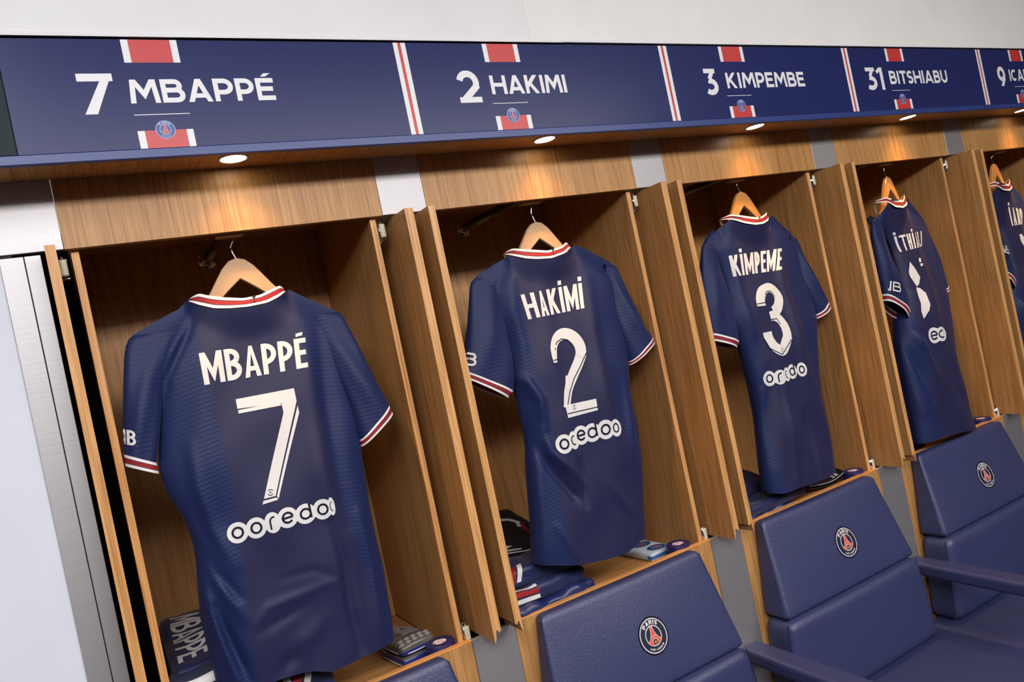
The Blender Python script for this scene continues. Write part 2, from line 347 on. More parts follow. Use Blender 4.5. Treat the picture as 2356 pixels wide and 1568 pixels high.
def crest_layers(R, bg, line, text=True, edge=None):
    """round crest: rings, tower, lily and the two lines of lettering"""
    o = []
    if edge: o.append((edge, [disc(0, 0, R*1.10, R*1.10)], 0))
    o += [(bg, [disc(0, 0, R, R)], 1), (line, ring(0, 0, R*.965, R*.06), 2), (line, ring(0, 0, R*.565, R*.055), 2)]
    hw = [(.56, .05), (.40, .075), (.25, .10), (.10, .145), (-.02, .20), (-.12, .275), (-.22, .38), (-.30, .46), (-.40, .40), (-.50, .265)]
    def rows(k): return [[(-a[1]*R-k, a[0]*R), (-b[1]*R-k, b[0]*R), (b[1]*R+k, b[0]*R), (a[1]*R+k, a[0]*R)] for a, b in zip(hw, hw[1:])]
    o += [(line, rows(R*.035), 2), ('crest_red' if edge else 'red', rows(0), 3), (line, [[(-.2*R, .0), (.2*R, .0), (.21*R, -.025*R), (-.21*R, -.025*R)]], 4)]
    o += [(line, [disc(0, -.36*R, .215*R, .22*R, 24)], 4), (bg, [disc(0, -.36*R, .175*R, .18*R, 24)], 5)]
    o += [('gold', [[(0, -.24*R), (-.035*R, -.33*R), (0, -.42*R), (.035*R, -.33*R)], disc(-.075*R, -.36*R, .035*R, .05*R, 8), disc(.075*R, -.36*R, .035*R, .05*R, 8), [(-.07*R, -.42*R), (.07*R, -.42*R), (.07*R, -.44*R), (-.07*R, -.44*R)], [(-.02*R, -.44*R), (.02*R, -.44*R), (.03*R, -.5*R), (-.03*R, -.5*R)]], 6)]
    def bend(polys, rad, up, mid):
        q = []
        for p in polys:
            z = []
            for x, y in p:
                if up: a = math.pi/2-(x-mid)/rad; r = rad+y
                else: a = -math.pi/2+(x-mid)/rad; r = rad-y
                z.append((r*math.cos(a), r*math.sin(a)))
            q.append(z)
        return q
    if text:
        w = word('PARIS', R*1.02, R*.235, R*.058, [.9, 1, .95, .3, .85], .22); o.append((line, bend(dice(w, R*.06), R*.655, True, R*.51), 3))
        w = word('SAINT-GERMAIN', R*1.18, R*.12, R*.024, [.8, .9, .3, .9, .8, .8, .9, .7, .85, 1.1, .9, .3, .9], .3); o.append((line, bend(dice(w, R*.06), R*.84, False, R*.59), 3))
    return o

# ================================================================== the room
P = .76; NB = 5                    # locker pitch, bays in view
def struct(name, b, m, bev=0): o = addbox(name, b, m, None, bev); o['kind'] = 'structure'; return o
struct('floor', (-3.2, 5.6, -4.8, .6, -1.05, -.95), 'carpet')
struct('ceiling', (-3.2, 5.6, -4.8, .6, 1.9, 2.0), 'ceiling')
struct('wall_left', (-3.2, -3.1, -4.8, .6, -.95, 1.9), 'dark_wall')
struct('wall_right', (5.5, 5.6, -4.8, .6, -.95, 1.9), 'dark_wall')
struct('wall_front', (-3.1, 5.5, -4.8, -4.7, 1.35, 1.9), 'plaster')
struct('wall_front_panelling', (-3.1, 5.5, -4.8, -4.68, -.95, 1.35), 'dark_wall').name = 'trim_10'
# bulkhead over the canopy (plaster, slightly paler to the right of a joint) and the white wall left of the lockers
w = struct('wall_back', (-3.1, 1.107, -.145, .6, 1.357, 1.9), 'plaster'); struct('trim_11', (1.107, 5.5, -.1462, .6, 1.357, 1.9), 'plaster_right')
struct('wall_back', (-3.1, -.0508, .004, .6, -.95, 1.139), 'plaster_cool')
struct('trim_12', (-3.1, 5.5, -.1385, .0, 1.1515, 1.357), 'black')            # dark core of the canopy, seen as the gap line over the signs
struct('trim_13', (-.0505, 5.5, .47, .6, -.95, 1.139), 'black')
# ragged plaster edge along the gap
V, F = [], []; n = 420; xs = np.linspace(-.5, 4.6, n); rz = np.cumsum(rng.normal(0, .00045, n)); rz -= np.linspace(0, rz[-1], n); rz = np.clip(rz, -.0016, .0016)
for x, z in zip(xs, rz): V += [(x, -.1468, 1.3595), (x, -.1468, 1.3545+z-.001*(x < 1.2)), (x, -.141, 1.3545+z), (x, -.141, 1.3595)]
for i in range(n-1):
    for j in range(4): F.append([i*4+j, i*4+(j+1) % 4, i*4+4+(j+1) % 4, i*4+4+j])
mesh('trim_14', V, F, 'plaster')['kind'] = 'structure'

# steel cladding of the pillars: a plate over each pillar above the doors, one below, dark pocket between
ti = 20
for k in range(NB+1):
    x = k*P
    for b, m in (((x-.058 if k else -.0505, x+.0555, 0, .012, 1.0045, 1.146), 'steel'),
                 ((x-.0585, x+.0555, 0, .012, -.95, -.0005), 'steel'), ((x-.003, x+.003, .06, .47, -.03, 1.0), 'black')):
        if k == 0 and b[5] < 0: continue
        struct('trim_%d' % ti, b, m, .0006); ti += 1
for a, b in ((-.0505, -.0122), (-.0108, .0156)): struct('trim_%d' % ti, (a, b, 0, .012, -.95, .9985), 'steel', .0006); ti += 1
struct('trim_%d' % ti, (-.0505, .0135, .012, .03, -.95, .9985), 'rubber'); ti += 1

# ================================================================== lockers
ORD = ['leftmost', 'second from the left', 'third from the left', 'fourth from the left', 'fifth, cut off by the right edge']
NUM = ['number 7', 'number 2', 'number 3', 'number 31', 'number 9']
def door_mesh(x0, x1, side):
    """leaf standing open; the lower edge is milled into a finger pull with a long lip on the bay side"""
    t = x1-x0; m = lambda f: x0+f*t if side < 0 else x1-f*t
    prof = [(m(0), 1.0), (m(0), .0), (m(.10), .001), (m(.30), .014)]
    prof += [(m(.30+.19*(1-math.cos(a))), .014+.0135*math.sin(a)) for a in np.linspace(.15, 2.5, 7)]
    prof += [(m(.70), .0205), (m(1), .0235), (m(1), 1.0)]
    V, F = prism(prof, 'y', -.071, .25); return V, F
for k in range(NB):
    X = k*P; L = thing('locker', (X+.3725, .2, 0), ['open oak locker at the left end, beside the steel boards', 'open oak locker holding the black folded jacket', 'open oak locker in the middle of the row of five', 'open oak locker holding the shirt turned sideways', 'open oak locker cut off by the right edge'][k], 'locker', 'open oak lockers along the wall')
    addbox('fascia', (X+.0562, X+.7013, 0, .018, 1.004, 1.146), 'oak', L, .0004)
    addbox('side_panel', (X+.0652, X+.0793, .019, .452, -.03, 1.09), 'oak', L)
    addbox('side_panel', (X+.674, X+.688, .019, .452, -.03, 1.09), 'oak', L)
    for a, b in ((X+.0653, X+.0792), (X+.6741, X+.6879)): addbox('edge_band', (a, b, .0175, .0189, -.005, 1.003), 'oak_edge', L, .0003)
    addbox('back_panel', (X+.0795, X+.6738, .452, .465, -.03, 1.09), 'oak', L)
    addbox('top_panel', (X+.0795, X+.6738, .019, .452, 1.075, 1.09), 'oak_x', L)
    addbox('shelf', (X+.0795, X+.6738, .02, .452, -.046, -.03), 'oak_x', L)
    addbox('apron', (X+.0565, X+.7005, .0005, .019, -.72, -.0032), 'oak', L)
    addbox('edge_band', (X+.0565, X+.7005, -.0002, .0172, -.003, .0), 'lipping', L, .0005)
    addbox('rail_block', (X+.334, X+.391, .0195, .046, .9985, 1.0745), 'oak_x', L)
    r = mesh('clothes_rail', *tube([(X+.375, .046, 1.031), (X+.375, .452, 1.031)], .0125, 20), 'rail_steel', L, True)
    mesh('rail_flange', *join([lathe([(.026, .452), (.026, .449), (.024, .4475), (.016, .4465), (.016, .438), (.0145, .436)], (X+.375, 0, 1.031), 28, 'y')]+[lathe([(.0035, .4475), (.003, .445)], (X+.375+.02*math.cos(a), 0, 1.031+.02*math.sin(a)), 10, 'y') for a in (.5, 2.6, 4.7)]), 'chrome', r, True)
    for side, (a, b) in ((1, (X+.025, X+.0425)), (-1, (X+P-.033, X+P-.0125))):
        V, F = door_mesh(a, b, side); d = mesh('door', V, F, ['oak', 'oak_edge'], L)
        hx = (a-.0045 if side < 0 else b+.0062)
        if side < 0: hx = X+.7005
        for z in (.972, .014):
            h = mesh('hinge', *join([box(hx-.010, hx-.0085, .012, .06, z-.03, z+.026, 0), box(hx-.009, hx+.009, .030, .05, z+.016, z+.020, .001), box(hx-.009, hx+.009, .030, .05, z-.021, z-.017, .001), tube([(hx, .022, z-.023), (hx, .022, z+.022)], .0025, 8)]), 'chrome', d, True)
            mesh('roller', *lathe([(.002, z-.016), (.0068, z-.016), (.0072, z-.013), (.0072, z+.012), (.0068, z+.015), (.002, z+.015)], (hx, .018, 0), 18), 'nylon', h, True)
    # front edges of the doors carry a paler edge band
for o in bpy.data.objects:
    if o.name.split('.')[0] == 'door':
        o.data.polygons.foreach_set('material_index', [1 if (abs(p.normal.y) > .9 and p.center.y < 0) or abs(p.normal.z) > .5 else 0 for p in o.data.polygons])

# ================================================================== canopy with name signs and downlights
can = thing('canopy', (1.9, -.07, 1.14), 'long boxed canopy over the lockers with oak underside and blue front rail', 'canopy')
for i, k in enumerate(range(-1, 6)):
    x0 = -.6 if k < 0 else k*P; x1 = .0 if k < 0 else (k+1)*P
    addbox('soffit_board', (x0+.0003, x1-.0003, -.1275, -.0003, 1.1392, 1.151), 'oak_y_lit', can, .0003)
addbox('front_rail', (-.6, 4.7, -.1425, -.128, 1.1262, 1.1432), 'rail', can, .0012)
def flag(x0, x1, z0, z1):
    a = x0+(x1-x0)*.126; b = x1-(x1-x0)*.126; q = lambda u, v: [(u, z0), (v, z0), (v, z1), (u, z1)]
    return [('white', [q(x0, a), q(b, x1)], 1), ('red', [q(a, b)], 1)]
SG = [('7', [.58], .128, .186, .0158, 'MBAPPÉ', .2094, .474, [1.23, 1.0, 1.08, .90, .86, .86]),
      ('2', [.6], .1268, .184, .0155, 'HAKIMI', .2136, .4275, [1.1, 1.15, 1.02, .25, 1.25, .25]),
      ('3', [.6], .1365, .183, .0150, 'KIMPEMBE', .2185, .547, [.95, .28, 1.2, .80, .74, 1.2, .86, .74]),
      ('31', [.6, .4], .0885, .178, .0150, 'BITSHIABU', .2095, .540, [.85, .27, .78, .76, .98, .27, 1.1, .86, .9]),
      ('9', [.6], .107, .160, .0155, 'ICARDI', .187, .385, [.3, 1.1, 1.2, .95, 1.1, .3])]
for k in range(NB):
    X = k*P; S = thing('name_sign', (X+.38, -.14, 1.246), 'navy canopy sign '+['at the left end, with the figure seven', 'second along, with the figure two', 'in the middle, with the figure three', 'fourth along, with the two digit number', 'cut off at the right edge'][k], 'sign', 'navy name signs on the canopy')
    addbox('panel', (X+(.0168 if k == 0 else .0196), X+P+.0194, -.1415, -.1387, 1.1434, 1.3488), 'sign', S, .0004)
    fn = lambda x, z, l, X=X: (X+x, -.1416-.00012*l, z)
    num, ws, a, b, t, nm, c, d, wid = SG[k]
    decal('number', [('white', [[(p[0]+a, p[1]+1.2105) for p in g] for g in word(num, b-a, .0745, t, ws, .06)], 1)], fn, S)
    decal('lettering', [('white', [[(p[0]+c, p[1]+1.2285) for p in g] for g in word(nm, d-c, .0447, .0092, wid, .11, 'sign')], 1)], fn, S)
    decal('underline', [('white', [[(.2095, 1.2062), (.306, 1.2062), (.306, 1.2076), (.2095, 1.2076)]], 1)], fn, S)
    decal('top_stripe', flag(.2118, .3085, 1.305, 1.3485), fn, S); decal('bottom_stripe', flag(.2092, .306, 1.1437, 1.1768), fn, S)
    z = lambda x, y, l, X=X: (X+.2575+x, -.1418-.00012*l, 1.1775+y)
    decal('crest', crest_layers(.0172, 'crest_blue', 'crest_lilac'), z, S)
    q = lambda u, v: [(P+u, 1.1437), (P+v, 1.1437), (P+v, 1.3486), (P+u, 1.3486)]
    decal('edge_stripe', [('white', [q(-.0102, .0003), q(.0077, .0188)], 1), ('red', [q(.0003, .0077)], 1)], fn, S)
tag(addbox('end_panel', (-.6, .0164, -.1409, -.1386, 1.1434, 1.3488), 'sign_dark'), 'dark grey green blank panel on the canopy left of the first sign', 'panel')
for k in range(NB):
    X = k*P+.3835+(.006 if k > 2 else 0); y = -.066; D = thing('downlight', (X, y, 1.139), 'round recessed spotlight in the soffit, '+['first from the left', 'second from the left', 'in the middle of the row', 'fourth from the left', 'last, at the right edge'][k], 'spotlight', 'recessed spotlights in the soffit')
    mesh('rim', *lathe([(.0255, 1.1395), (.0258, 1.1368), (.0275, 1.1362), (.0305, 1.1372), (.0312, 1.1391)], (X, y, 0), 40), 'chrome' if 0 else 'rim', D, True)
    mesh('lens', *lathe([(.0, 1.1374), (.0254, 1.1374), (.0254, 1.1392)], (X, y, 0), 40), 'lamp_glow', D)
    for nm, e, ang, bl, rad in (('beam', 6.5, 60, .5, .012), ('halo', 2.2, 112, 1, .02)):
        l = bpy.data.lights.new('downlight_'+nm, 'SPOT'); l.energy = e; l.color = (1, .55, .20); l.spot_size = math.radians(ang); l.spot_blend = bl; l.shadow_soft_size = rad
        o = bpy.data.objects.new('downlight_'+nm, l); COL.objects.link(o); o.parent = D; o.location = (0, 0, -.0045)

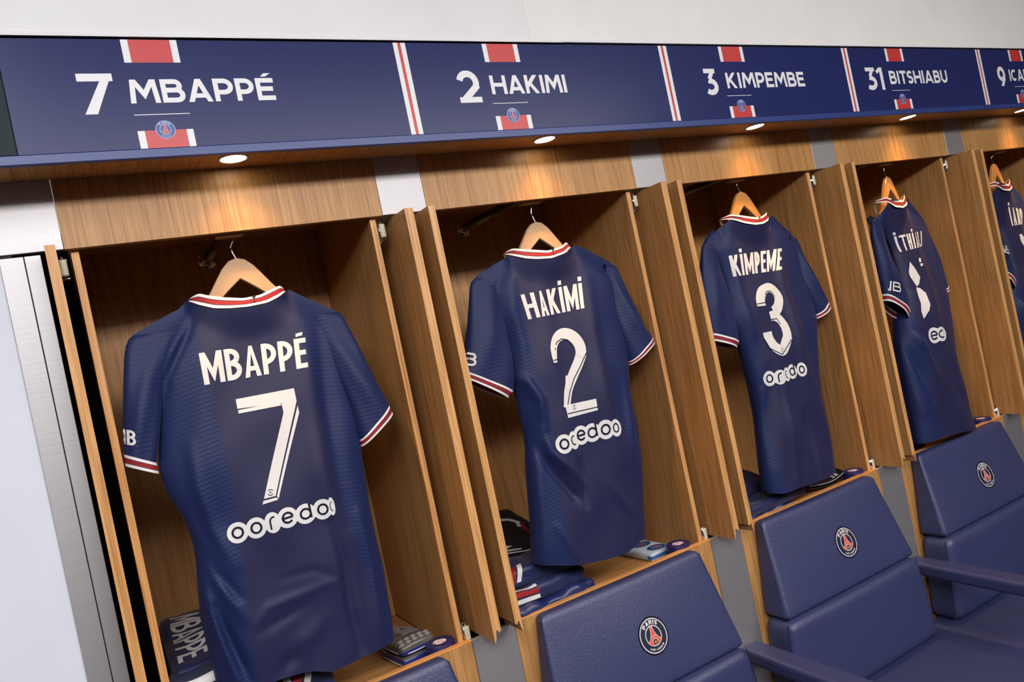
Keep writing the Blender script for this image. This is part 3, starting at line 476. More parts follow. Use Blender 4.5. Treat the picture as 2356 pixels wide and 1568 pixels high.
# ================================================================== shirts on hangers
DATA = {0:{'left':[[-0.2348,0.8256],[-0.2181,0.7533],[-0.2119,0.7098],[-0.2161,0.6542],[-0.226,0.6029],[-0.2366,0.5478],[-0.2298,0.4942],[-0.2127,0.4525],[-0.2056,0.4166],[-0.2031,0.379],[-0.2088,0.3288],[-0.2161,0.2702],[-0.2181,0.2101],[-0.2161,0.1485],[-0.2148,0.1121]],'right':[[0.1931,0.8038],[0.1819,0.7438],[0.177,0.6982],[0.1802,0.6571],[0.18,0.6238],[0.1817,0.576],[0.1804,0.533],[0.1753,0.4919],[0.1708,0.4242],[0.1666,0.3739],[0.1651,0.2886],[0.1673,0.2194],[0.1628,0.1526],[0.1619,0.1017],[0.1552,0.065]],'top':[[-0.2348,0.8256],[-0.2191,0.8326],[-0.1837,0.8481],[-0.1389,0.8644],[-0.1178,0.8814],[-0.0983,0.8671],[-0.0712,0.8542],[-0.0421,0.849],[-0.0046,0.8462],[0.0377,0.849],[0.0652,0.8584],[0.089,0.8715],[0.1205,0.8497],[0.1589,0.8246],[0.1931,0.8038]],'hem':[[-0.2148,0.0835],[-0.1397,0.0863],[-0.1051,0.0856],[-0.0613,0.0824],[-0.0412,0.079],[-0.0029,0.0637],[0.069,0.0644],[0.1552,0.0632]],'lo':[[-0.2085,0.824],[-0.2375,0.8265],[-0.2499,0.8067],[-0.2576,0.7782],[-0.2702,0.7193],[-0.2835,0.6524],[-0.292,0.5989],[-0.294,0.5761]],'li':[[-0.1405,0.8191],[-0.1652,0.778],[-0.1878,0.7463],[-0.2019,0.7071],[-0.2138,0.6535],[-0.2267,0.6033],[-0.2377,0.5673],[-0.2379,0.5453]],'ro':[[0.1596,0.8057],[0.1947,0.8039],[0.2043,0.7638],[0.216,0.7231],[0.2281,0.6699],[0.2419,0.6232],[0.2563,0.574],[0.261,0.5524]],'ri':[[0.1287,0.8009],[0.1376,0.7507],[0.1472,0.7031],[0.156,0.6515],[0.1659,0.6044],[0.171,0.5583],[0.1729,0.5118],[0.1734,0.4957]],'ctop':[[-0.1166,0.8816],[-0.0979,0.8881],[-0.0818,0.88],[-0.0538,0.8708],[-0.0158,0.8626],[0.0188,0.8644],[0.0461,0.8734],[0.0686,0.8809],[0.0797,0.8716]],'cbot':[[-0.1216,0.8775],[-0.1024,0.8635],[-0.0758,0.8508],[-0.0472,0.8457],[-0.0104,0.843],[0.0312,0.8457],[0.0582,0.8549],[0.0816,0.8678]],'folds':[([[-0.1059,0.8599],[-0.1374,0.8063],[-0.1544,0.7825],[-0.1896,0.7271],[-0.2039,0.6861]],-0.008,0.009),([[-0.1272,0.8497],[-0.1687,0.7718],[-0.2029,0.7123]],0.006,0.014),([[0.0932,0.8033],[0.0796,0.642],[0.0651,0.4733],[0.0687,0.358],[0.0613,0.1707]],0.007,0.028),([[0.138,0.7958],[0.1146,0.6344],[0.1016,0.4635],[0.1007,0.3483]],-0.006,0.02),([[-0.2074,0.4501],[-0.1876,0.3651],[-0.1659,0.2874],[-0.1445,0.2267]],0.008,0.011),([[-0.2002,0.4042],[-0.1748,0.3257],[-0.1488,0.2682]],-0.009,0.01),([[-0.1734,0.5816],[-0.1766,0.5028],[-0.166,0.4112],[-0.1401,0.3319]],0.006,0.014),([[-0.2073,0.3192],[-0.2018,0.265],[-0.1919,0.1916],[-0.181,0.1104]],0.012,0.011),([[-0.1919,0.2614],[-0.1765,0.1857],[-0.1571,0.1034]],-0.01,0.01),([[-0.1272,0.207],[-0.0961,0.2316],[-0.0188,0.2364],[0.048,0.2415]],0.0028,0.009),([[-0.1178,0.1902],[-0.0809,0.199],[-0.0243,0.2106]],-0.003,0.01),([[-0.064,0.2794],[0.0082,0.2755],[0.0659,0.2354]],-0.0015,0.008),([[0.0642,0.3593],[0.0737,0.2708],[0.0658,0.1691],[0.0707,0.0821]],-0.009,0.012),([[0.1279,0.3595],[0.1315,0.2422],[0.1231,0.1293],[0.1184,0.0734]],0.007,0.012),([[-0.0647,0.1068],[-0.0389,0.1425],[0.0045,0.1725]],0.005,0.02),([[-0.0929,0.0999],[-0.0509,0.1288]],-0.005,0.014),([[-0.0768,0.8137],[-0.1108,0.7288],[-0.1447,0.6012],[-0.1542,0.4698]],0.005,0.03)],'words':[('MBAPPÉ',[[-0.1247,0.6997],[0.0879,0.6942],[0.0969,0.7589],[-0.1224,0.7658]],[1.35,1,1.1,0.95,0.95,0.8],0.2)],'polysW':[[[-0.0712,0.6584],[0.0485,0.6559],[0.0477,0.6279],[-0.0721,0.6384]],[[0.0165,0.6359],[0.0477,0.6279],[0.0388,0.6081],[0.0162,0.6096]],[[0.0162,0.6096],[0.0388,0.6081],[-0.0367,0.4461],[-0.0606,0.4466]],[[-0.0714,0.6354],[0.0151,0.6334],[0.0152,0.6259],[-0.0717,0.6282]],[[0.0479,0.6184],[0.0475,0.6023],[-0.032,0.4393],[-0.0344,0.4446]],[[-0.0623,0.443],[-0.0353,0.4426],[-0.0333,0.4375],[-0.0659,0.4363]]],'ribW':[],'ribN':[],'circ':[('o',[-0.1226,0.3945],0.0204,0.0209),('o',[-0.0866,0.3939],0.02,0.0212),('r',[-0.0537,0.3951],0.0164,0.0215),('e',[-0.0228,0.3964],0.0215,0.0211),('d',[0.0149,0.3932],0.022,0.0209),('o',[0.0507,0.3926],0.0201,0.0216),('c',[0.07,0.3934],0.0074,0.0196)],'hexes':[([-0.0452,0.4558],0.006)],'sw':[('NB',[[-0.2958,0.6219],[-0.2691,0.6092],[-0.2636,0.6381],[-0.2921,0.6502]],[0.75,1],0.19)]},1:{'left':[[-0.2226,0.8278],[-0.1927,0.7891],[-0.1823,0.7241],[-0.1701,0.6823],[-0.1674,0.6305],[-0.1727,0.5841],[-0.1773,0.5456],[-0.1736,0.5245],[-0.1756,0.4657],[-0.1727,0.4081],[-0.1905,0.3331],[-0.2006,0.27],[-0.2113,0.1986],[-0.2246,0.1374],[-0.2282,0.1037]],'right':[[0.2178,0.8068],[0.2167,0.7529],[0.2071,0.6799],[0.1993,0.6246],[0.1986,0.5727],[0.1867,0.5193],[0.1751,0.4701],[0.1702,0.4062],[0.1748,0.3797],[0.168,0.3235],[0.1574,0.2542],[0.1412,0.1868],[0.1277,0.1289],[0.1192,0.0674]],'top':[[-0.2226,0.8278],[-0.2022,0.8399],[-0.168,0.8528],[-0.1277,0.8696],[-0.1133,0.881],[-0.0906,0.8712],[-0.0654,0.8602],[-0.0333,0.8536],[0.0086,0.8505],[0.0557,0.8583],[0.0979,0.8771],[0.128,0.8636],[0.1734,0.8389],[0.2098,0.8166],[0.2178,0.8068]],'hem':[[-0.2282,0.1037],[-0.1859,0.0922],[-0.1276,0.0764],[-0.0607,0.0651],[0.0108,0.0612],[0.0713,0.0715],[0.1192,0.0674]],'lo':[[-0.2051,0.8299],[-0.2325,0.8294],[-0.2415,0.8102],[-0.2524,0.7731],[-0.2695,0.7182],[-0.2912,0.6642],[-0.3198,0.6155],[-0.3269,0.6008]],'li':[[-0.1709,0.8002],[-0.1695,0.7548],[-0.1695,0.7041],[-0.1692,0.6647],[-0.1703,0.6199],[-0.1762,0.5762],[-0.1883,0.5339],[-0.2085,0.5194]],'ro':[[0.1783,0.8118],[0.2149,0.8069],[0.2217,0.7762],[0.2342,0.7216],[0.2515,0.6664],[0.264,0.6164],[0.2798,0.591],[0.2837,0.574]],'ri':[[0.1711,0.7858],[0.1758,0.7483],[0.1744,0.6995],[0.173,0.6508],[0.1761,0.6074],[0.1837,0.5693],[0.1868,0.5368],[0.1853,0.5261]],'ctop':[[-0.1248,0.8831],[-0.1097,0.8892],[-0.0817,0.8817],[-0.0508,0.875],[-0.0146,0.8681],[0.0356,0.8753],[0.0579,0.8859],[0.0733,0.8778]],'cbot':[[-0.1304,0.8787],[-0.1083,0.8671],[-0.0834,0.8567],[-0.0524,0.8502],[-0.0105,0.8471],[0.0351,0.8547],[0.0771,0.8732]],'folds':[([[-0.0316,0.844],[-0.0579,0.7329],[-0.0777,0.5654],[-0.0806,0.4527]],0.004,0.03),([[-0.145,0.8366],[-0.1769,0.7853],[-0.1836,0.7087]],-0.006,0.012),([[-0.132,0.8122],[-0.1478,0.7249],[-0.1423,0.6457],[-0.1555,0.559]],0.007,0.016),([[-0.1916,0.5776],[-0.1546,0.5477],[-0.1348,0.4988],[-0.1389,0.4327]],0.012,0.014),([[-0.202,0.5467],[-0.1802,0.4979],[-0.1785,0.4202],[-0.1979,0.3153]],-0.012,0.013),([[-0.1478,0.4238],[-0.1369,0.3654],[-0.0919,0.3088],[-0.0687,0.2686]],0.009,0.012),([[-0.1647,0.3836],[-0.1417,0.3221],[-0.0961,0.2425],[-0.0864,0.2284]],-0.009,0.012),([[-0.0609,0.3231],[-0.0623,0.2668],[-0.0702,0.2124]],-0.007,0.01),([[0.0158,0.2452],[0.0439,0.1909],[0.0619,0.1507]],0.004,0.01),([[0.0172,0.1986],[0.0453,0.144],[0.0572,0.0822]],-0.004,0.012),([[-0.1647,0.1848],[-0.1417,0.1224],[-0.1253,0.0838]],0.004,0.01),([[0.1508,0.519],[0.1303,0.4038],[0.1088,0.2904]],0.005,0.015),([[-0.1715,0.4074],[-0.1888,0.2908],[-0.2034,0.1857],[-0.2158,0.1134]],0.008,0.016),([[0.0976,0.7792],[0.0743,0.6407],[0.0642,0.5248],[0.0609,0.4082]],0.006,0.02)],'words':[('HAKİMİ',[[-0.1089,0.703],[0.0634,0.7037],[0.0768,0.7719],[-0.1151,0.7685]],[1.0,0.72,0.95,0.34,1.15,0.3],0.2)],'polysW':[[[-0.0688,0.4698],[0.0262,0.4665],[0.0238,0.4366],[-0.0692,0.4374]],[[-0.0454,0.5427],[-0.0167,0.5408],[-0.0614,0.4642],[-0.07,0.4661]]],'ribW':[([[-0.0673,0.5813],[-0.0654,0.6025],[-0.0598,0.6236],[-0.0426,0.6428],[-0.0181,0.6487],[0.0051,0.6375],[0.019,0.6153],[0.0181,0.5908],[0.0041,0.5691],[-0.0237,0.5382],[-0.0469,0.5069],[-0.0656,0.4631]],[0.0109,0.0164,0.0204,0.0259,0.03,0.0327,0.0341,0.0327,0.03,0.0286,0.0245,0.0191])],'ribN':[([[-0.0721,0.5879],[-0.0552,0.5878]],0.0017),([[-0.0595,0.6135],[-0.0487,0.6309],[-0.0302,0.6374],[-0.0124,0.6313],[-0.0012,0.617]],0.0017),([[0.0344,0.5877],[0.0085,0.56],[-0.0224,0.5299],[-0.0456,0.4986],[-0.0603,0.4707]],0.0018),([[-0.0685,0.4479],[0.0259,0.4446]],0.0017)],'circ':[('o',[-0.0975,0.3769],0.0241,0.0243),('c',[-0.0678,0.3793],0.0147,0.0232),('e',[-0.0423,0.3863],0.0249,0.0244),('d',[-0.0063,0.3842],0.0271,0.0239),('o',[0.0354,0.3823],0.0264,0.0252),('o',[0.0679,0.379],0.0174,0.023)],'hexes':[([-0.0434,0.4597],0.0053)],'sw':[('B',[[-0.3159,0.6274],[-0.2878,0.6153],[-0.2733,0.645],[-0.3016,0.6569]],[1],0.17)]},2:{'left':[[-0.2198,0.8197],[-0.1908,0.797],[-0.1718,0.743],[-0.1639,0.6907],[-0.1691,0.6402],[-0.1779,0.5851],[-0.1654,0.519],[-0.1595,0.4622],[-0.1556,0.4183],[-0.1528,0.3707],[-0.1562,0.285],[-0.1716,0.2032],[-0.1867,0.1221],[-0.1917,0.0585]],'right':[[0.2149,0.7965],[0.2229,0.7127],[0.2125,0.6388],[0.2107,0.5779],[0.2156,0.5398],[0.2091,0.5174],[0.1819,0.4567],[0.1519,0.3707],[0.1411,0.2953],[0.1287,0.1883],[0.123,0.0988],[0.1169,0.0459]],'top':[[-0.2198,0.8197],[-0.1948,0.8403],[-0.1424,0.8658],[-0.1071,0.8898],[-0.0729,0.8827],[-0.0328,0.8667],[0.01,0.8571],[0.0519,0.8575],[0.0934,0.8666],[0.1197,0.882],[0.1607,0.846],[0.2006,0.8164],[0.2149,0.7965]],'hem':[[-0.1917,0.056],[-0.1627,0.0486],[-0.115,0.0507],[-0.0286,0.0465],[0.1169,0.0432]],'lo':[[-0.1996,0.8282],[-0.2361,0.8214],[-0.2517,0.7849],[-0.2753,0.7235],[-0.2922,0.6476],[-0.2955,0.6026],[-0.299,0.563],[-0.3009,0.54]],'li':[[-0.189,0.7789],[-0.1851,0.7383],[-0.1793,0.6974],[-0.1791,0.6572],[-0.1811,0.6107],[-0.1812,0.5639],[-0.1859,0.5154],[-0.2031,0.4986]],'ro':[[0.171,0.8055],[0.2069,0.7975],[0.2149,0.7348],[0.23,0.6903],[0.2463,0.6364],[0.2575,0.6053],[0.2687,0.574],[0.2752,0.5523]],'ri':[[0.1592,0.7747],[0.1622,0.7235],[0.1679,0.6792],[0.1736,0.6348],[0.182,0.5972],[0.1914,0.5623],[0.1989,0.5378],[0.197,0.5236]],'ctop':[[-0.1314,0.8914],[-0.1105,0.8973],[-0.0747,0.8887],[-0.0382,0.8803],[-0.0065,0.8754],[0.0211,0.8774],[0.0547,0.8866],[0.0676,0.8945],[0.0787,0.886]],'cbot':[[-0.1425,0.8859],[-0.1099,0.8788],[-0.0703,0.8622],[-0.0276,0.853],[0.0126,0.8532],[0.0533,0.8621],[0.0795,0.8778]],'folds':[([[-0.1284,0.7526],[-0.1445,0.6476],[-0.1417,0.5404],[-0.1709,0.4264]],0.006,0.018),([[-0.1903,0.6278],[-0.188,0.5483],[-0.19,0.4565]],-0.006,0.014),([[-0.2355,0.5955],[-0.1972,0.5499],[-0.1949,0.4706]],0.008,0.014),([[0.0703,0.7852],[0.0462,0.6617],[0.0536,0.5069],[0.0456,0.3692]],0.007,0.02),([[-0.1058,0.4134],[-0.1398,0.2873],[-0.168,0.1491]],-0.006,0.02),([[-0.071,0.3389],[-0.087,0.2081],[-0.1025,0.0785]],0.006,0.016),([[-0.1462,0.3551],[-0.1846,0.232],[-0.2064,0.0941]],0.006,0.014),([[-0.0069,0.2567],[-0.0095,0.1345],[-0.008,0.0524]],-0.006,0.014)],'words':[('KİMPEME',[[-0.1472,0.7095],[0.0529,0.7022],[0.0934,0.7691],[-0.1487,0.7741]],[0.95,0.36,1.15,0.7,0.68,1.1,0.66],0.19)],'polysW':[[[-0.0491,0.5827],[-0.0165,0.5863],[-0.0171,0.5621],[-0.0483,0.5533]],[[-0.0613,0.4604],[-0.0476,0.4429],[0.0141,0.4855],[0.0126,0.4969]]],'ribW':[([[-0.0744,0.6054],[-0.0717,0.6256],[-0.0576,0.6454],[-0.0378,0.6544],[-0.018,0.655],[0.0009,0.6412],[0.0091,0.6156],[-0.0045,0.5911],[-0.0262,0.579]],[0.0364,0.0364,0.0354,0.0295,0.0295,0.0315,0.0354,0.0374,0.0354]),([[-0.0378,0.5699],[-0.014,0.5549],[-0.0005,0.5259],[-0.0033,0.4975],[-0.0229,0.4748],[-0.0422,0.4601],[-0.0662,0.4766],[-0.0784,0.5029],[-0.0788,0.5247]],[0.0292,0.031,0.0347,0.0365,0.0365,0.0328,0.0328,0.0347,0.0365])],'ribN':[([[-0.0907,0.6142],[-0.0547,0.6133]],0.0019),([[-0.0523,0.6313],[-0.0348,0.6451],[-0.0163,0.6437],[-0.0048,0.6243]],0.0019),([[-0.0487,0.5586],[-0.0235,0.5578],[-0.0157,0.5375]],0.0019),([[-0.0982,0.5089],[-0.0864,0.475],[-0.0469,0.448],[0.0101,0.4854]],0.0019)],'circ':[('o',[-0.113,0.3877],0.0208,0.023),('r',[-0.0754,0.3836],0.0261,0.0221),('c',[-0.0462,0.3861],0.0111,0.0217),('d',[-0.0217,0.3897],0.0208,0.0224),('o',[0.021,0.3875],0.0216,0.0218)],'hexes':[([-0.0421,0.4618],0.0051)],'sw':[]},3:{'left':[[-0.2156,0.8067],[-0.1525,0.7604],[-0.1132,0.7089],[-0.1134,0.608],[-0.121,0.531],[-0.1848,0.4556],[-0.2178,0.3708],[-0.2268,0.2691],[-0.2325,0.1677],[-0.238,0.0799],[-0.2429,0.0337]],'right':[[0.2161,0.7757],[0.2268,0.6966],[0.2168,0.6029],[0.2068,0.534],[0.1669,0.4553],[0.1271,0.3479],[0.0948,0.2273],[0.0887,0.118],[0.0932,0.0071]],'top':[[-0.2156,0.8067],[-0.1741,0.8395],[-0.1234,0.869],[-0.0723,0.8641],[-0.0336,0.8425],[0.0255,0.8377],[0.1019,0.8515],[0.1406,0.8773],[0.1858,0.8328],[0.2161,0.7757]],'hem':[[-0.2429,0.0309],[-0.1773,0.0376],[-0.0317,0.0229],[0.0932,0.0071]],'lo':[[-0.213,0.8149],[-0.2467,0.8045],[-0.2626,0.7651],[-0.2673,0.7124],[-0.2715,0.6677],[-0.2728,0.6079],[-0.2715,0.5538],[-0.2756,0.5304]],'li':[[-0.1801,0.7824],[-0.1834,0.7363],[-0.1805,0.6822],[-0.1745,0.6277],[-0.1532,0.5712],[-0.1298,0.5139],[-0.1415,0.4658],[-0.1686,0.4498]],'ro':[[0.1485,0.7798],[0.181,0.7728],[0.1946,0.7169],[0.196,0.6567],[0.1841,0.5896],[0.1856,0.5555],[0.1823,0.5304],[0.1755,0.5161]],'ri':[[0.124,0.7643],[0.1111,0.7146],[0.1064,0.6647],[0.102,0.6151],[0.1032,0.5734],[0.1096,0.5394],[0.1189,0.5099],[0.1173,0.4969]],'ctop':[[-0.1882,0.8724],[-0.151,0.8783],[-0.0978,0.864],[-0.0282,0.8604],[0.0146,0.8788],[0.0439,0.8876],[0.0575,0.8777]],'cbot':[[-0.2012,0.8638],[-0.1532,0.8587],[-0.114,0.8375],[-0.0558,0.8323],[0.0168,0.8456],[0.0555,0.8704]],'folds':[([[-0.1867,0.5168],[-0.1975,0.4275],[-0.1591,0.3451],[-0.1295,0.248]],0.01,0.018),([[-0.2217,0.4764],[-0.223,0.3715],[-0.1912,0.2754],[-0.1678,0.1647]],-0.01,0.016),([[-0.2448,0.3902],[-0.2432,0.2558],[-0.2239,0.1323]],0.008,0.014),([[-0.261,0.4226],[-0.2584,0.2885],[-0.2616,0.1409],[-0.2683,0.0537]],-0.007,0.012),([[0.0093,0.764],[-0.0026,0.5717],[-0.0423,0.3871],[-0.0617,0.1723]],0.006,0.03),([[-0.1202,0.803],[-0.1365,0.7107],[-0.1338,0.5559]],-0.005,0.02)],'words':[('İTHİAU',[[-0.1003,0.682],[0.0503,0.6857],[0.0933,0.7426],[-0.1182,0.739]],[0.35,0.85,0.5,0.3,0.45,0.9],0.17)],'polysW':[[[-0.0719,0.6419],[-0.0551,0.6149],[-0.0411,0.5819],[-0.0582,0.5591],[-0.074,0.5509],[-0.0827,0.5703],[-0.0902,0.5896],[-0.0902,0.6076]],[[-0.0787,0.5495],[-0.061,0.5436],[-0.0452,0.5239],[-0.0493,0.4805],[-0.0643,0.4616],[-0.1127,0.4363],[-0.1085,0.4656],[-0.0916,0.4918]],[[-0.0192,0.6462],[-0.0067,0.6482],[-0.0103,0.6332],[-0.021,0.6318]],[[-0.0199,0.6273],[-0.006,0.6275],[-0.0073,0.6189],[-0.0205,0.6172]]],'ribW':[],'ribN':[([[-0.067,0.4585],[-0.0889,0.4444],[-0.1122,0.4391]],0.0017)],'circ':[('e',[-0.0798,0.3745],0.0342,0.0276),('c',[-0.0367,0.3719],0.0393,0.0256)],'hexes':[],'sw':[('NB',[[-0.2959,0.5715],[-0.2218,0.5458],[-0.2099,0.5776],[-0.2891,0.6018]],[0.8,0.9],0.17)]},4:{'words':[('İARD',[[-0.0598,0.6948],[0.0338,0.6928],[0.0941,0.7562],[-0.0559,0.772]],[0.4,0.6,0.6,0.6],0.17)],'polysW':[[[-0.0309,0.6563],[-0.0151,0.6555],[-0.005,0.6355],[-0.0242,0.6035],[-0.0341,0.629]]],'ribW':[],'ribN':[],'circ':[],'hexes':[],'sw':[('NB',[[-0.257,0.6034],[-0.19,0.5883],[-0.1726,0.6177],[-0.2439,0.6327]],[0.8,0.9],0.17)]}}
POSE = {0: (0.375, 0.05, 0, 0, 0.02), 1: (1.145, 0.05, 0, 0, 0.02), 2: (1.915, 0.05, 4, 2, 0.03), 3: (2.665, 0.05, 13, 2, 0.06), 4: (3.355, 0.04, 10, 4, 0.04)}
def lerp1(x, pts, axis=1):
    """piecewise linear value of the other coordinate"""
    a = np.array(sorted(pts, key=lambda p: p[axis])); return np.interp(x, a[:, axis], a[:, 1-axis])
def sstep(x): x = np.clip(x, 0, 1); return x*x*(3-2*x)
def smooth_poly(pts, n):
    """resample a polyline to n points, corner-smoothed"""
    p = np.array(pts, float); d = np.r_[0, np.cumsum(np.hypot(*np.diff(p, axis=0).T))]; t = np.linspace(0, d[-1], n*4); q = np.c_[np.interp(t, d, p[:, 0]), np.interp(t, d, p[:, 1])]
    ker = np.ones(9)/9; e = np.vstack([np.repeat(q[:1]*2, 4, 0)-q[4:0:-1], q, np.repeat(q[-1:]*2, 4, 0)-q[-2:-6:-1]]); q = np.c_[np.convolve(e[:, 0], ker, 'valid'), np.convolve(e[:, 1], ker, 'valid')]
    return q[np.round(np.linspace(0, len(q)-1, n)).astype(int)]
class Shirt:
    def __init__(s, k):
        s.d = DATA[k]; s.pose = POSE[k]
        D = s.d; s.tipz = max(D['left'][0][1], D['right'][0][1]); s.cl, s.cr = D['cbot'][0], D['cbot'][-1]; s.nc = (s.cl[0]+s.cr[0])/2; s.na = (s.cr[0]-s.cl[0])/2
        zz = np.linspace(-.1, s.tipz, 260)
        def sm(v): e = np.r_[v[:1].repeat(6), v, v[-1:].repeat(6)]; return np.convolve(e, np.ones(13)/13, 'valid')
        s.zz = zz; s.Lz = sm(lerp1(zz, D['left'])); s.Rz = sm(lerp1(zz, D['right']))
        tp = np.array(D['top']); s.tx = np.linspace(tp[0, 0], tp[-1, 0], 240); o = np.argsort(tp[:, 0]); s.tz = np.interp(s.tx, tp[o, 0], tp[o, 1])
        hp = np.array(D['hem']); o = np.argsort(hp[:, 0]); s.hu = (hp[o, 0]-hp[o, 0][0])/(hp[o, 0][-1]-hp[o, 0][0])*2-1; s.hz = hp[o, 1]
    def P(s, a, z, d):
        x, y, t0, t1, tl = s.pose; a, z, d = (np.asarray(q, float) for q in (a, z, d)); v = np.clip((.87-z)/.85, 0, 1); th = np.radians(t0+(t1-t0)*v)
        return np.stack([x+a*np.cos(th)+d*np.sin(th), y-tl*v+a*np.sin(th)-d*np.cos(th), z+0*a], -1)
    def LR(s, z): return np.interp(z, s.zz, s.Lz), np.interp(z, s.zz, s.Rz)
    def top(s, a): return np.interp(a, s.tx, s.tz)
    def folds(s, a, z):
        o = np.zeros(np.broadcast(a, z).shape)
        for pts, amp, w in s.d['folds']:
            best = np.full(o.shape, 9.); n = len(pts)-1; tt = np.zeros(o.shape)
            for i in range(n):
                (x0, y0), (x1, y1) = pts[i], pts[i+1]; dx, dy = x1-x0, y1-y0; t = np.clip(((a-x0)*dx+(z-y0)*dy)/(dx*dx+dy*dy+1e-9), 0, 1)
                ds = np.hypot(a-x0-t*dx, z-y0-t*dy); m = ds < best; best = np.where(m, ds, best); tt = np.where(m, (i+t)/n, tt)
            o += 1.5*amp*np.exp(-(best/w)**2)*(.25+.75*np.sin(np.pi*np.clip(tt*.9+.05, 0, 1)))
        ph = s.pose[0]*9
        o += .0022*np.sin(a*38+ph+3*np.sin(z*7+ph))*sstep((.75-z)/.5)+.0012*np.sin(a*21-z*33+ph)
        return o
    def depth(s, a, z, front=False):
        L, R = s.LR(np.minimum(z, s.tipz)); c, h = (L+R)/2, (R-L)/2; u = np.clip((a-c)/h, -1, 1)
        pr = np.sqrt(np.clip(1-np.abs(u)**3.4, 0, 1)); b = .030+.022*sstep((s.tipz-z)/.45)
        d = b*pr
        if not front: d = d+s.folds(a, z)*np.clip(pr*1.3, 0, 1)
        x = (a-s.nc)/s.na; d0 = np.where(np.abs(x) < 1, .012+.034*np.sqrt(np.clip(1-x*x, 0, 1)), .012*np.clip(1-(np.abs(a-s.nc)-s.na)/.12, 0, 1))
        w = sstep((s.top(a)-z)/.075); return d0*(1-w)+d*w
    def sheet(s, nu, nv, front):
        u = np.sin(np.linspace(-1, 1, nu)*math.pi/2*.86)/math.sin(math.pi/2*.86); v = np.linspace(0, 1, nv)**1.15
        Lt, Rt = s.tx[0], s.tx[-1]; at = (Lt+Rt)/2+u*(Rt-Lt)/2; zt = s.top(at)
        if front: x = (at-s.nc)/s.na; zt = zt-np.where(np.abs(x) < 1, .045*(1-x*x), 0)
        zh = np.interp(u, s.hu, s.hz)+(.004 if front else 0)
        Z = zt[None]*(1-v[:, None])+zh[None]*v[:, None]; L, R = s.LR(np.minimum(Z, s.tipz)); A = (L+R)/2+u[None]*(R-L)/2
        # shoulder rows keep the straight shoulder span
        k = sstep((s.tipz-.01-Z)/.05); A = A*k+at[None]*(1-k)
        D = s.depth(A, Z, front)
        return A, Z, D if not front else -D*1.1, np.broadcast_to(u[None], A.shape)
    def back(s, a, z, l): p = s.P(a, z, s.depth(np.float64(a), np.float64(z))+.0007+.0003*l); return tuple(p)
def spline(q, ws):
    """Catmull-Rom through the skeleton so that digits are round"""
    p = [np.array(t+[w]) if isinstance(t, list) else np.array(list(t)+[w]) for t, w in zip(q, ws)]; p = [2*p[0]-p[1]]+p+[2*p[-1]-p[-2]]; o = []
    for i in range(1, len(p)-2):
        for t in np.linspace(0, 1, 6)[:-1]: o.append(.5*(2*p[i]+(p[i+1]-p[i-1])*t+(2*p[i-1]-5*p[i]+4*p[i+1]-p[i+2])*t*t+(3*p[i]-p[i-1]-3*p[i+1]+p[i+2])*t**3))
    o.append(p[-2]); return [(t[0], t[1]) for t in o], [float(t[2]) for t in o]
def grid_faces(nv, nu, off=0, flip=False):
    F = []
    for i in range(nv-1):
        for j in range(nu-1): q = [off+i*nu+j, off+(i+1)*nu+j, off+(i+1)*nu+j+1, off+i*nu+j+1]; F.append(q[::-1] if flip else q)
    return F
def side_amount(a, z, c): return sstep((np.abs(a-c)-.098-.03*sstep((.5-z)/.4))/.012)
STR = ['cloth_white', 'navy', 'cloth_red', 'navy', 'cloth_white']; CUT = [0, .26, .32, .68, .74, 1]
def bilin(q): 
    bl, br, tr, tl = [np.array(p) for p in q]; W_ = (np.linalg.norm(br-bl)+np.linalg.norm(tr-tl))/2; H_ = (np.linalg.norm(tl-bl)+np.linalg.norm(tr-br))/2
    f = lambda x, y: tuple((bl*(1-x/W_)+br*x/W_)*(1-y/H_)+(tl*(1-x/W_)+tr*x/W_)*y/H_); return W_, H_, f
def circle_text(c, x, y, rx, ry):
    """white bubble with its letter cut in dark"""
    out = [('cloth_white', [disc(x, y, rx, ry)], 1)]; k = .48; t = .21; e = lambda a0, a1, n=18: [(x+px*rx, y+py*ry) for px, py in arc(0, 0, k, k, a0, a1, n)]
    tt = t*min(rx, ry*1.0)
    L = []
    if c == 'o': L += ribbon(e(0, 360, 24)[:-1], tt, True)
    if c == 'c': L += ribbon(e(60, 300), tt)
    if c == 'e': L += ribbon(e(0, 318, 22), tt)+ribbon([(x-k*rx, y), (x+k*rx, y)], tt)
    if c == 'r': L += ribbon([(x-.3*rx, y-.62*ry), (x-.3*rx, y+.1*ry)]+[(x+px*rx, y+py*ry) for px, py in arc(.15, .1, .45, .42, 170, 70, 8)], tt)
    if c == 'd': L += ribbon(e(0, 360, 24)[:-1], tt, True)+ribbon([(x+k*rx, y-.5*ry), (x+k*rx, y+1.0*ry)], tt)
    return out+[('ink', L, 2)]
LAB = ['navy football shirt with a big white seven, largest and leftmost', 'navy football shirt with a big white two on its back', 'navy football shirt with a big white three on its back',
       'navy football shirt turned sideways with a creased number, fourth along the row', 'navy football shirt partly cut off by the right edge']
HL = ['pale beech hanger carrying the leftmost shirt', 'raw beech hanger carrying the shirt with a two', 'varnished orange hanger carrying the shirt with a three', 'varnished hanger turned sideways in the fourth locker', 'varnished hanger at the right edge, in the fifth locker']
